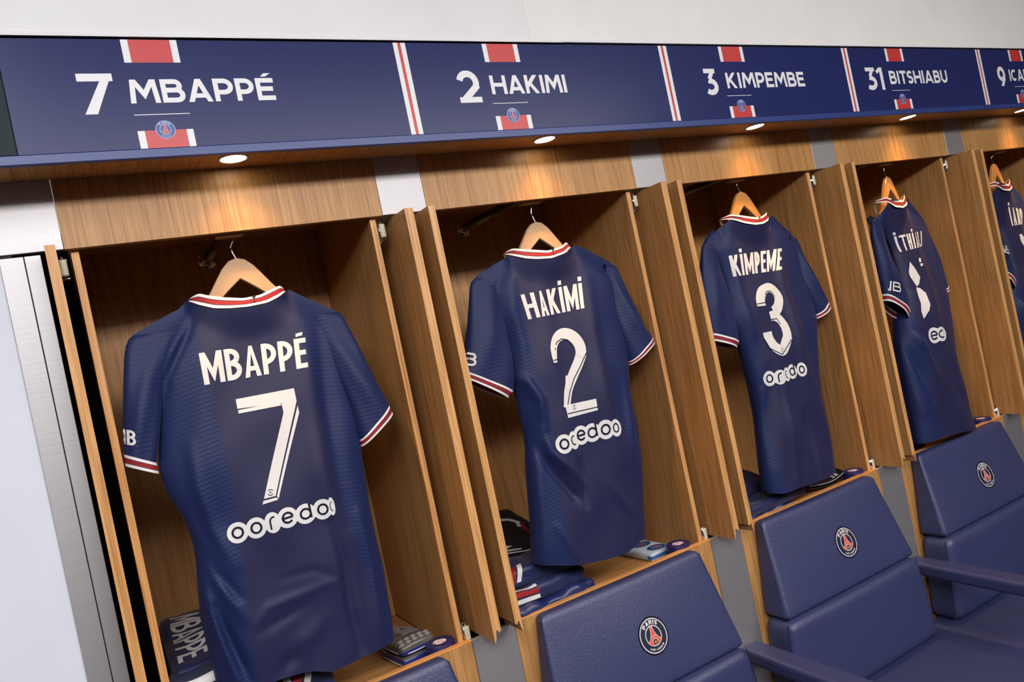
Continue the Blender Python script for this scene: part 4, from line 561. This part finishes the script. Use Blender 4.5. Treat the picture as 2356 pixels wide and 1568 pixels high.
for k in range(NB):
    if k == 4:
        for q in ('left', 'right', 'top', 'hem', 'lo', 'li', 'ro', 'ri', 'ctop', 'cbot', 'folds'): DATA[4][q] = DATA[3][q]
        DATA[4].update(ribW=[], ribN=[], circ=[], hexes=[])
    s = Shirt(k); D = s.d; px, py = s.pose[:2]
    T = thing('football_shirt', (px, py, .85), LAB[k], 'shirt', 'football shirts hanging in the lockers')
    nu, nv = 84, 150; A, Z, Dd, U = s.sheet(nu, nv, False); Vb = s.P(A, Z, Dd).reshape(-1, 3)
    A2, Z2, D2, U2 = s.sheet(44, 60, True); Vf = s.P(A2, Z2, D2).reshape(-1, 3)
    c0 = s.nc*.5
    uv = np.r_[np.c_[A.ravel(), (Z+.55*(A-c0)**2).ravel()], np.c_[A2.ravel(), Z2.ravel()]]; sd = np.r_[side_amount(A, Z, c0).ravel(), np.ones(A2.size)]
    mesh('body', np.r_[Vb, Vf], grid_faces(nv, nu)+grid_faces(60, 44, len(Vb), True), 'jersey', T, True, uv=uv, side=sd)
    # sleeves: lens-shaped tubes between an outer and an inner rail, the last stretch is the striped cuff
    sl = []
    for o_, i_ in (('lo', 'li'), ('ro', 'ri')):
        def rail(q): 
            p = np.array(q); a = smooth_poly(p[:7], 22); b = np.linspace(p[6], p[7], 7)[1:]; a[-1] = p[6]; return np.r_[a, b]
        O, I = rail(D[o_]), rail(D[i_]); n = len(O); m = 30; ang = np.linspace(0, 2*np.pi, m, endpoint=False); w = (1-np.cos(ang))/2; sn = np.sign(np.sin(ang))*np.abs(np.sin(ang))**.75
        ts = np.linspace(0, 1, n); h = .010+.020*sstep(ts*1.7); h[22:] += .0012; of = .011+0*ts
        tt = np.linspace(0, 1, n)[:, None]; wr = .0035*np.sin(w[None]*9+tt*7+k)*np.sin(np.pi*w[None])*sstep(tt*3)*(1-.7*sstep((tt-.6)*3))
        a = O[:, None, 0]+(I-O)[:, None, 0]*w; z = O[:, None, 1]+(I-O)[:, None, 1]*w; dd = of[:, None]+h[:, None]*sn+wr
        V = s.P(a, z, dd); tub = lambda r0, r1: [[(i-r0)*m+j, (i-r0)*m+(j+1) % m, (i+1-r0)*m+(j+1) % m, (i+1-r0)*m+j] for i in range(r0, r1) for j in range(m)]
        uvs = np.stack([a, z], -1)
        S_ = mesh('sleeve', V[:22].reshape(-1, 3), tub(0, 21), 'jersey', T, True, uv=uvs[:22].reshape(-1, 2), side=np.ones(22*m)*.9)
        rows, mi = [], []; 
        for q in range(5):
            for f in (CUT[q], CUT[q+1]):
                r = 21+f*6; i = min(int(r), 26); g = r-i; rows.append(V[i]*(1-g)+V[i+1]*g)
        R_ = np.array(rows); F = []; 
        for q in range(5): F += [[(2*q)*m+j, (2*q)*m+(j+1) % m, (2*q+1)*m+(j+1) % m, (2*q+1)*m+j] for j in range(m)]; mi += [['cloth_white', 'navy', 'cloth_red'].index(STR[q])]*m
        mesh('cuff', R_.reshape(-1, 3), F, ['cloth_white', 'navy', 'cloth_red'], T, True, mi)
        sl.append((O, I, h, S_, of))
    # collar: five stripes round the neck, back band traced, front band dipping
    n = 40; ct = smooth_poly(D['ctop'], n); cb = smooth_poly(D['cbot'], n); x = np.linspace(-1, 1, n); dp = .0135+.036*np.sqrt(np.clip(1-x**2, 0, 1)); V, F, mi = [], [], []
    for q in range(5):
        rr = []
        for f in (CUT[q], CUT[q+1]):
            b = ct*(1-f)+cb*f; bk = s.P(b[:, 0], b[:, 1], dp-.004*(1-f)); xf = x[::-1]; fr = s.P(b[::-1, 0], np.linspace(b[-1, 1], b[0, 1], n)-.055*(1-xf**2), (.0135-.034*(1-xf**2))); rr.append(np.r_[bk, fr[1:-1]])
        N_ = len(rr[0]); o0 = len(V); V += rr[0].tolist()+rr[1].tolist(); F += [[o0+j, o0+N_+j, o0+N_+(j+1) % N_, o0+(j+1) % N_] for j in range(N_)]; mi += [['cloth_white', 'navy', 'cloth_red'].index(STR[q])]*N_
    mesh('collar', V, F, ['cloth_white', 'navy', 'cloth_red'], T, True, mi)
    if k < 3:
        i = int(n*.60); q = [(ct[i-1], 0), (ct[i+1], 0), (ct[i]*.62+cb[i]*.38, 0)]; mesh('collar_notch', [s.P(p[0], p[1]+(.0004 if j < 2 else 0), dp[i]+.0012) for j, (p, _) in enumerate(q)], [[0, 1, 2]], 'navy', T)
    # prints follow the folds of the back
    for w_, q, ws, t in D['words']:
        Wm, Hm, f = bilin(q); pol = [[f(*p) for p in g] for g in word(w_, Wm, Hm, Hm*t*.80, ws, .13)]
        tag(decal('printed_name', [('cloth_white', pol, 1)], s.back, T, .007, True), 'white name print')
    lay = [('cloth_white', [list(map(tuple, p)) for p in D['polysW']]+[g for q, ws in D.get('ribW', []) for g in ribbon(*spline(q, ws))], 1), ('ink', [g for q, w in D.get('ribN', []) for g in ribbon(q, w*1.5)]+[g for (cx, cz), r in D['hexes'] for g in ribbon(arc(cx, cz, r, r, 20, 140, 3), r*.25)+ribbon(arc(cx, cz, r, r, 200, 320, 3), r*.25)+[disc(cx, cz, r*.28, r*.28, 8)]], 2.2)]
    if k == 3:
        for g in lay[0][1][2:]: tag(decal('printed_number', [('cloth_white', [g], 1)], s.back, T, .007, True), 'piece of a folded white digit')
        lay[0] = ('cloth_white', lay[0][1][:2], 1)
    if lay[0][1]: tag(decal('printed_number', lay, s.back, T, .007, True), 'white number print')
    if D['circ']:
        lay = []
        for i, (c, (cx, cz), rx, ry) in enumerate(D['circ']): lay += [(m_, p_, l_+(.02*i if l_ == 1 else .4)) for m_, p_, l_ in circle_text(c, cx, cz, rx, ry)]
        tag(decal('sponsor_print', lay, s.back, T, .007, True), 'row of white bubbles with dark letters')
    for w_, q, ws, t in D['sw']:
        O, I, h, S_, of = sl[0]; Wm, Hm, f = bilin(q)
        def onsleeve(a, z, l):
            i = int(np.argmin(np.abs(O[:, 1]*.5+I[:, 1]*.5-z)+0*O[:, 0])); wv = (a-O[i, 0])/(I[i, 0]-O[i, 0])
            for _ in range(8):
                wv = min(max((a-O[i, 0])/(I[i, 0]-O[i, 0]), .0), 1); zz = O[:, 1]*(1-wv)+I[:, 1]*wv; i = int(np.argmin(np.abs(zz-z)))
            wv = min(max((a-O[i, 0])/(I[i, 0]-O[i, 0]), .02), .98); sn = math.sqrt(1-(1-2*wv)**2)**.75
            aa = O[i, 0]+(I[i, 0]-O[i, 0])*wv
            return tuple(s.P(aa, z, .0015+of[i]+h[i]*sn+.0030))
        tag(decal('sleeve_print', [('cloth_white', [[f(*p) for p in g] for g in word(w_, Wm, Hm, Hm*.17, ws, .12)], 1)], onsleeve, S_, .006), 'white sleeve lettering')
    # hanger: bowed wooden body and chrome hook looped over the rail
    zc = float(np.mean([p[1] for p in D['ctop']]))-.8555; hk = [.955, .953, .968, .958, .956][k]
    H = thing('clothes_hanger', (px, py, hk), HL[k], 'hanger', 'wooden hangers on the locker rails')
    up = [(-.205, .800), (-.17, .822), (-.13, .845), (-.10, .866), (-.075, .892), (-.055, .916), (-.038, .936), (-.02, .950), (0, .955), (.02, .950), (.038, .936), (.055, .916), (.075, .892), (.10, .866), (.13, .845), (.17, .822), (.205, .800)]
    lo = [(-.205, .786), (-.17, .800), (-.13, .820), (-.10, .840), (-.075, .858), (-.055, .872), (-.038, .884), (-.02, .896), (0, .909), (.02, .896), (.038, .884), (.055, .872), (.075, .858), (.10, .840), (.13, .820), (.17, .800), (.205, .786)]
    hw = .0065; V, F = [], []; dz = hk-.955; tip = min(0, s.tipz-.03-.800-dz)
    for i, ((a, zu), (_, zl)) in enumerate(zip(up, lo)):
        e = tip*sstep(abs(a)/.2); a *= .86; bow = -.014*(abs(a)/.18)**2; c = .0022
        for dd, zz in ((-hw+c, zu), (hw-c, zu), (hw, zu-c), (hw, zl+c), (hw-c, zl), (-hw+c, zl), (-hw, zl+c), (-hw, zu-c)): V.append(s.P(a+s.nc*.3, zz+dz+float(e)-.012*(abs(a)/.18)**3, dd+bow+.004))
    nn = len(up)
    for i in range(nn-1):
        for j in range(8): F.append([i*8+j, (i+1)*8+j, (i+1)*8+(j+1) % 8, i*8+(j+1) % 8])
    F += [list(range(8))[::-1], list(range((nn-1)*8, nn*8))]
    mesh('hanger_body', V, F, ['beech', 'beech', 'beech_dark', 'beech_dark', 'beech_dark'][k], H)
    RX = k*P+.375; hx = s.nc*.3; base = s.P(hx, hk-.012, .004)
    pts = [base, s.P(hx, hk, .004), s.P(hx-.004, hk+.014, .003), s.P(hx-.006, hk+.025, .002)]
    cx, cz = RX, 1.031; yy = s.pose[1]
    lp = [(cx+.0158*math.cos(a), yy+.002, cz+.0158*math.sin(a)) for a in np.linspace(-.75, 3.5, 15)]
    q = np.array(pts[-1]); mid = (q*.5+np.array(lp[0])*.5); pts += [tuple(mid)]+lp
    mesh('hook', *tube([tuple(p) for p in pts], .0021, 8), 'chrome', H, True)

# ================================================================== seats
LEN = ['at the bottom edge, under the leftmost shirt', 'under the shirt with a two', 'under the shirt with a three', 'at the right, under the turned shirt', 'farthest along the row']
def lerp(a, b, t): return a+(b-a)*t
for k in range(NB):
    xc = k*P+.3675; C_ = thing('locker_chair', (xc, -.05, -.25), 'blue leather chair with round crest, '+LEN[k], 'chair', 'blue leather chairs in front of the lockers')
    def cushion(name, z0, z1, w0, w1, y0, y1, r, puff, hy=.04, yb=-.0006):
        """z0 top, z1 bottom; w half widths, y front depths at top and bottom"""
        hz = (z0-z1)/2; hx = (w0+w1)/2
        def warp(x, y, z):
            t = (1-z/hz)/2; f = (hy-y)/(2*hy); s = lerp(w0, w1, t)/hx*(1+(1-f)*-.012)
            fr = lerp(y0, y1, t)-puff*math.cos(x/hx*1.5)*math.cos(z/hz*1.45)*f
            return (xc+x*s, lerp(yb, fr, f), (z0+z1)/2+z)
        V, F, _ = soft_box((hx, hy, hz), r, warp, 5, 12); mesh_o = mesh(name, V, F, 'leather', C_, True)
        for sx in (-1, 1):
            pts = []
            for q in np.linspace(.93, -.93, 14): p = warp(sx*(hx-.0012), -hy*.72, q*hz); pts.append(p)
            mesh('seam', *tube(pts, .0011, 6), 'leather_seam', mesh_o, True)
        return mesh_o, warp, hx, hz, hy
    ub, wp, hx, hz, hy = cushion('upper_backrest', -.001, -.2655, .257, .297, -.034, -.100, .016, .008)
    cushion('lower_backrest', -.2665, -.534, .298, .331, -.108, -.110, .030, .008, .055)
    def onback(x, y, l, wp=wp, hx=hx, hz=hz, hy=hy): p = wp(.0225+x, -hy, y-.0065); return (p[0], p[1]-.0006-.00016*l, p[2])
    decal('crest', crest_layers(.0415, 'crest_navy', 'crest_white', True, 'ink'), onback, ub, .012)
    V, F, _ = soft_box((.377, .302, .055), .026, lambda x, y, z: (xc+x, -.308+y, -.590+z+.006*math.cos(x*4.5)*math.cos(y*5)), 5, 10); mesh('seat_cushion', V, F, 'leather', C_, True)
    addbox('seat_base', (xc-.28, xc+.28, -.56, -.001, -.95, -.644), 'oak', C_)
for k in range(1, NB+1):
    xa = k*P-.004; A_ = thing('armrest', (xa, -.25, -.34), ['blue leather armrest at the bottom edge, right of the first seat', 'blue leather armrest between the two seats lowest in the photo', 'blue leather armrest left of the seat under the turned shirt', 'blue leather armrest right of the seat under the turned shirt', 'last blue leather armrest at the far right'][k-1], 'armrest', 'armrests between the seats')
    V, F, _ = soft_box((.036, .235, .021), .012, lambda x, y, z: (xa+x*(1-.10*(y/.235 > .0)*(y/.235)**2), -.2365+y, -.345+z-.012*(y/-.235)*.5), 4, 8); mesh('pad', V, F, 'leather', A_, True)
    addbox('bracket', (xa-.024, xa+.024, -.006, -.0004, -.42, -.345), 'steel', A_)

# ================================================================== things left on the shelves
SH = -.0298
def slab(name, c, h, r, m, parent=None, yaw=0, amp=.002, matfn=None, nc=4, ni=16, seed=0, slope=0, freq=30):
    ca, sa = math.cos(math.radians(yaw)), math.sin(math.radians(yaw))
    def warp(x, y, z):
        n = amp*(math.sin(x*freq*1.3+y*freq*.8+seed)+.6*math.sin(y*freq*1.9-x*freq*.7+seed*2.3)+.4*math.sin(x*freq*3.1+z*90+seed))
        top = (z/h[2]+1)/2
        X_ = x*(1+.02*math.sin(seed+y*20))+n*.6*(1 if x > 0 else -1)*(abs(x)/h[0])**4; Y_ = y+n*.8*(1 if y > 0 else -1)*(abs(y)/h[1])**4
        return (c[0]+X_*ca-Y_*sa, c[1]+X_*sa+Y_*ca, c[2]+z+top*(n+slope*y))
    V, F, MI = soft_box(h, r, warp, nc, ni, matfn)
    return mesh(name, V, F, m, parent, True, MI), warp
# rolls of tape
for k, (tx, ty) in enumerate([(.641, .048), (.6195, .043), (.635, .046), (.622, .036)]):
    T = thing('tape_roll', (k*P+tx, ty, SH), 'small navy tape roll '+['beside the grey shin pads', 'beside the pale folded sleeve', 'beside the black pad', 'behind the hem of the turned shirt'][k], 'tape', 'tape rolls on the shelves')
    c = (k*P+tx, ty, 0)
    mesh('roll', *lathe([(.006, SH), (.0325, SH), (.034, SH+.0015), (.034, .0068), (.0325, .0082), (.0165, .0082), (.0165, .0072), (.006, .0072)], c, 44), 'tape', T, True).data.polygons.foreach_set('use_smooth', [False]*(44*7+2))
    mesh('core_label', *lathe([(.004, .0076), (.0163, .0076), (.0163, .0072)], c, 36), 'tape_core', T)
    pol = []
    for a in (40, 150, 270): pol += ribbon(arc(0, 0, .0125, .0125, a, a+55, 5), .003)
    pol += [[(-.007, -.001), (-.002, .003), (-.001, -.004)], [(.001, 0), (.006, .004), (.005, -.003)]]
    decal('label_print', [('tape_print', pol, 1)], lambda x, y, l, c=c: (c[0]+x, c[1]+y, .0079), T)
# first locker: folded top with lettering, shorts in front, shin pads
F0 = thing('folded_jersey', (.19, .29, SH), 'folded navy top with white lettering at the back of the first shelf', 'clothes')
ob, wp0 = slab('top_layer', (.185, .275, .062), (.096, .155, .0915), .016, 'jersey_dark', F0, 0, .002, None, 4, 14, 1.0, .14, 26)
Wm, Hm, f = bilin([(-.0705, .1326), (-.0809, -.1252), (-.017, -.1055), (-.0064, .109)])
def ontop(a, b, l): p = wp0(a, b, .0915); return (p[0], p[1], p[2]+.0012)
decal('printed_name', [('cloth_white', [[f(*p) for p in g] for g in word('MBAPPE', Wm, Hm, Hm*.15, [1.1, 1.0, 1.0, .95, .95, .95], .05)], 1)], ontop, F0, .008)
S0 = thing('folded_shorts', (.26, .07, SH), 'folded navy shorts with red and white trim under the leftmost shirt', 'clothes', 'folded shorts on the shelves')
def stripes(axis, spec, lim=None):
    """material index by position on the folded cloth: 0 navy, 1 white, 2 red"""
    def fn(x, y, z):
        if lim and not lim(x, y, z): return 0
        v = (x, y, z)[axis] if isinstance(axis, int) else axis(x, y, z)
        for a, b, m in spec:
            if a <= v < b: return m
        return 0
    return fn
def front_map(wp, h, r, off=.0009):
    """point on a folded layer: x across, q metres down from the front edge of its flat top, round the fold and down its face"""
    def f(x, q, l):
        R_ = r+off+.00025*l
        if q < 0: p = (x, -(h[1]-r)-q, h[2]-r+R_)
        elif q < r*math.pi/2: a = q/r; p = (x, -(h[1]-r)-R_*math.sin(a), h[2]-r+R_*math.cos(a))
        else: p = (x, -(h[1]-r)-R_, h[2]-r-(q-r*math.pi/2))
        return wp(*p)
    return f
quad = lambda a, b, c, d: [(a, c), (b, c), (b, d), (a, d)]
def trim_decal(wp, h, r, x0, x1, q0, q1, parent, skew=0, across=False):
    """white, red, white trim woven into the cloth; bands run along x, or down the fold when across"""
    lay = []
    for m_, a, b in (('cloth_white', 0, .27), ('cloth_red', .36, .66), ('cloth_white', .75, 1)):
        if across: u0, u1 = x0+(x1-x0)*a, x0+(x1-x0)*b; p = [(u0, q0), (u1, q0), (u1+skew, q1), (u0+skew, q1)]
        else: u0, u1 = q0+(q1-q0)*a, q0+(q1-q0)*b; p = [(x0, u0), (x1, u0+skew), (x1, u1+skew), (x0, u1)]
        lay.append((m_, [p], 1))
    return decal('trim_stripe', lay, front_map(wp, h, r), parent, .004, True)
h = (.100, .050, .078); ob, w = slab('fold', (.178, .100, .048), h, .014, 'jersey_dark', S0, 0, .002, None, 5, 24, 2)
decal('trim_stripe', [('cloth_white', [quad(-.066, -.008, .004, .024)], 1), ('cloth_red', [quad(-.09, -.074, .006, .022)], 1)], front_map(w, h, .014), S0, .004, True)
h = (.062, .040, .048); ob, w = slab('fold', (.325, .064, .018), h, .014, 'jersey_dark', S0, 8, .002, None, 5, 24, 3)
trim_decal(w, h, .014, -.030, .032, -.030, .050, S0, -.035, True)
G0 = thing('shin_pads', (.59, .17, SH), 'packed pair of grey and blue shin pads beside the first tape roll', 'shin pads')
ca, sa = math.cos(math.radians(8)), math.sin(math.radians(8))
for i, (z, hz) in enumerate(((-.0185, .0110), (.0085, .0150))):
    def wpad(x, y, zz, z=z, hz=hz, i=i):
        w = 1-.28*max(0, y/.075)**2; zz = zz*(1-.25*(x/.045)**2*i)*(1-.3*max(0, y/.075)*i)
        return (.588+x*w*ca-y*sa, .150+x*w*sa+y*ca, z+zz)
    V, F, MI = soft_box((.046, .078, hz), .010, wpad, 5, 16, lambda x, y, q, i=i: (2 if q < (-.1 if i else .55) else (0 if (x > -.1 and y > -.2) or y > .25 else 1)))
    mesh('pad', V, F, ['pad_grey', 'pad_dark', 'pad_blue'], G0, True, MI)
    rim = [wpad(.0462*math.copysign(abs(math.cos(a))**.35, math.cos(a)), .078*math.copysign(abs(math.sin(a))**.35, math.sin(a)), -hz*.55) for a in np.linspace(0, 2*math.pi, 60)]
    mesh('rim', *tube(rim, .0013, 6), 'cloth_white', G0, True)
bp = []
for ix in range(5):
    for iy in range(2):
        x, y = -.036+ix*.017+.006*iy, -.066+iy*.019; a = wpad(x, y, .0142); bp.append(lathe([(.0088, a[2]-.003), (.0074, a[2]+.0012), (.0040, a[2]+.0040), (.0004, a[2]+.0046)], (a[0], a[1], 0), 4))
o = mesh('cells', *join(bp), 'pad_grey', G0); o['kind'] = 'stuff'
decal('mark', [('ink', ribbon([(-.02, .030), (-.008, .042), (-.012, .026), (.0, .034)], .0035)+ribbon([(.010, .022), (.018, .034), (.022, .020)], .003)+ribbon([(-.04, -.012), (-.01, .0), (.02, -.012), (.042, -.004)], .0014)+ribbon([(-.04, -.002), (-.01, .012), (.02, .002), (.042, .010)], .0014), 1)], lambda x, y, l: (lambda p: (p[0], p[1], p[2]+.0004))(wpad(x, y, .0150)), G0, .006)
# second locker: black folded jacket, striped shorts, pale knitted sleeve
X = P
J1 = thing('folded_jacket', (X+.20, .28, SH), 'black folded jacket with white print at the back of the second shelf', 'clothes')
ob, wj = slab('jacket_layer', (X+.205, .27, .050), (.108, .14, .080), .018, 'jersey_black', J1, 0, .003, None, 4, 16, 3.4, .30, 24)
onj = lambda x, y, l: (lambda p: (p[0], p[1], p[2]+.0014))(wj(x, y, .080))
decal('letter_print', [('cloth_white', ribbon([(-.06, -.045), (-.02, -.062), (-.05, -.072), (.002, -.088)], .008)+ribbon([(-.065, -.078), (.016, -.110)], .006), 1)], onj, J1, .01)
decal('letter_print', [('cloth_white', [[(.028, -.112), (.04, -.116), (.043, -.108), (.031, -.104)]], 1)], onj, J1, .01)
decal('emblem_print', [('cloth_white', ribbon([(.035, .085), (.06, .065), (.072, .035), (.062, .015)], .012), 1), ('cloth_red', ribbon([(.078, .03), (.07, .0), (.075, -.03)], .012), 1.4)], onj, J1, .01)
S1 = thing('folded_shorts', (X+.2, .08, SH), 'folded navy shorts with two red and white trims on the second shelf', 'clothes', 'folded shorts on the shelves')
slab('fold', (X+.195, .078, -.0065), (.125, .062, .0235), .0170, 'satin', S1, 4, .0055, None, 6, 34, .5, 0, 34)
h = (.124, .064, .0200); ob, w = slab('fold', (X+.183, .094, .0330), h, .0150, 'jersey_dark', S1, 6, .0035, None, 6, 34, 1.7, 0, 30)
trim_decal(w, h, .015, -.118, -.035, -.008, .034, S1, .006)
h = (.120, .064, .0250); ob, w = slab('fold', (X+.180, .112, .0760), h, .0140, 'jersey_dark', S1, -2, .003, None, 6, 34, 2.9, 0, 30)
trim_decal(w, h, .014, -.086, -.036, -.012, .040, S1, -.018, True)
S2 = thing('folded_sleeve', (X+.57, .16, SH), 'pale blue knitted sleeve folded flat beside the second tape roll', 'sleeve')
ob, ws_ = slab('knit', (X+.590, .190, -.0185), (.048, .108, .0112), .0095, ['sock', 'sock_blue'], S2, 4, .0008, lambda x, y, z: 1 if (y < -.86 and abs(z) < .5) else 0, 4, 20, 4.1)
ons = lambda x, y, l: (lambda p: (p[0], p[1], p[2]+.0006+.0002*l))(ws_(x, y, .0112))
for cy in (-.072, -.009, .054): decal('crest', [('sock_blue', [disc(.006, cy, .031, .024, 24)], 1), ('sock_dark', ring(.006, cy, .0215, .005, 20), 2), ('tape_print', [[(.0, cy-.009), (.0, cy+.009), (.018, cy+.003), (.018, cy-.003)]], 3)], ons, S2, .012)
# third locker: navy top and shorts, black pad
X = 2*P
T2 = thing('folded_jersey', (X+.2, .27, SH), 'plain navy top heaped at the back of the third shelf', 'clothes')
slab('top_layer', (X+.21, .25, .030), (.120, .15, .0600), .026, 'jersey_dark', T2, 4, .006, None, 5, 24, 5.2, .12, 22)
S3 = thing('folded_shorts', (X+.2, .08, SH), 'plain folded navy shorts in the middle locker', 'clothes', 'folded shorts on the shelves')
slab('fold', (X+.200, .070, -.0130), (.130, .050, .0165), .013, 'satin', S3, 2, .006, None, 6, 30, 6.6, 0, 34)
ob, w3 = slab('fold', (X+.235, .070, .0180), (.158, .050, .0170), .014, 'jersey_dark', S3, 3, .003, None, 5, 26, 7.1, 0, 30)
decal('tag_print', [('cloth_red', [[(.095, -.002), (.101, -.002), (.101, .008), (.095, .008)]], 1)], lambda x, y, l: (lambda p: (p[0], p[1]-.002, p[2]))(w3(x, -.050, y)), S3)
B3 = thing('black_pad', (X+.53, .14, SH), 'glossy black moulded pad with white letters in the middle locker', 'pad')
def wb(x, y, z): c_ = .5; return (X+.548+x*.9+y*.25, .112+y*.8-x*.25, SH+.022+z+.020*(x/.075)**2*(1 if x > 0 else .3)-.006*(y/.05)**2)
V, F, _ = soft_box((.078, .050, .0085), .008, wb, 5, 14); mesh('shell', V, F, 'pad_black', B3, True)
decal('letters', [('cloth_white', [[(p[0]+.028, p[1]-.044) for p in g] for g in word('3E', .026, .020, .004, [.7, .7], .3)], 1)], lambda x, y, l: (lambda p: (p[0], p[1], p[2]+.0008))(wb(x, y, .0085)), B3, .008)
# fourth locker
S4 = thing('folded_shorts', (3*P+.2, .09, SH), 'dark folded shorts almost hidden below the turned shirt', 'clothes', 'folded shorts on the shelves')
slab('fold', (3*P+.19, .10, -.013), (.10, .055, .0165), .012, 'jersey_black', S4, 2, .003, None, 4, 16, 8)
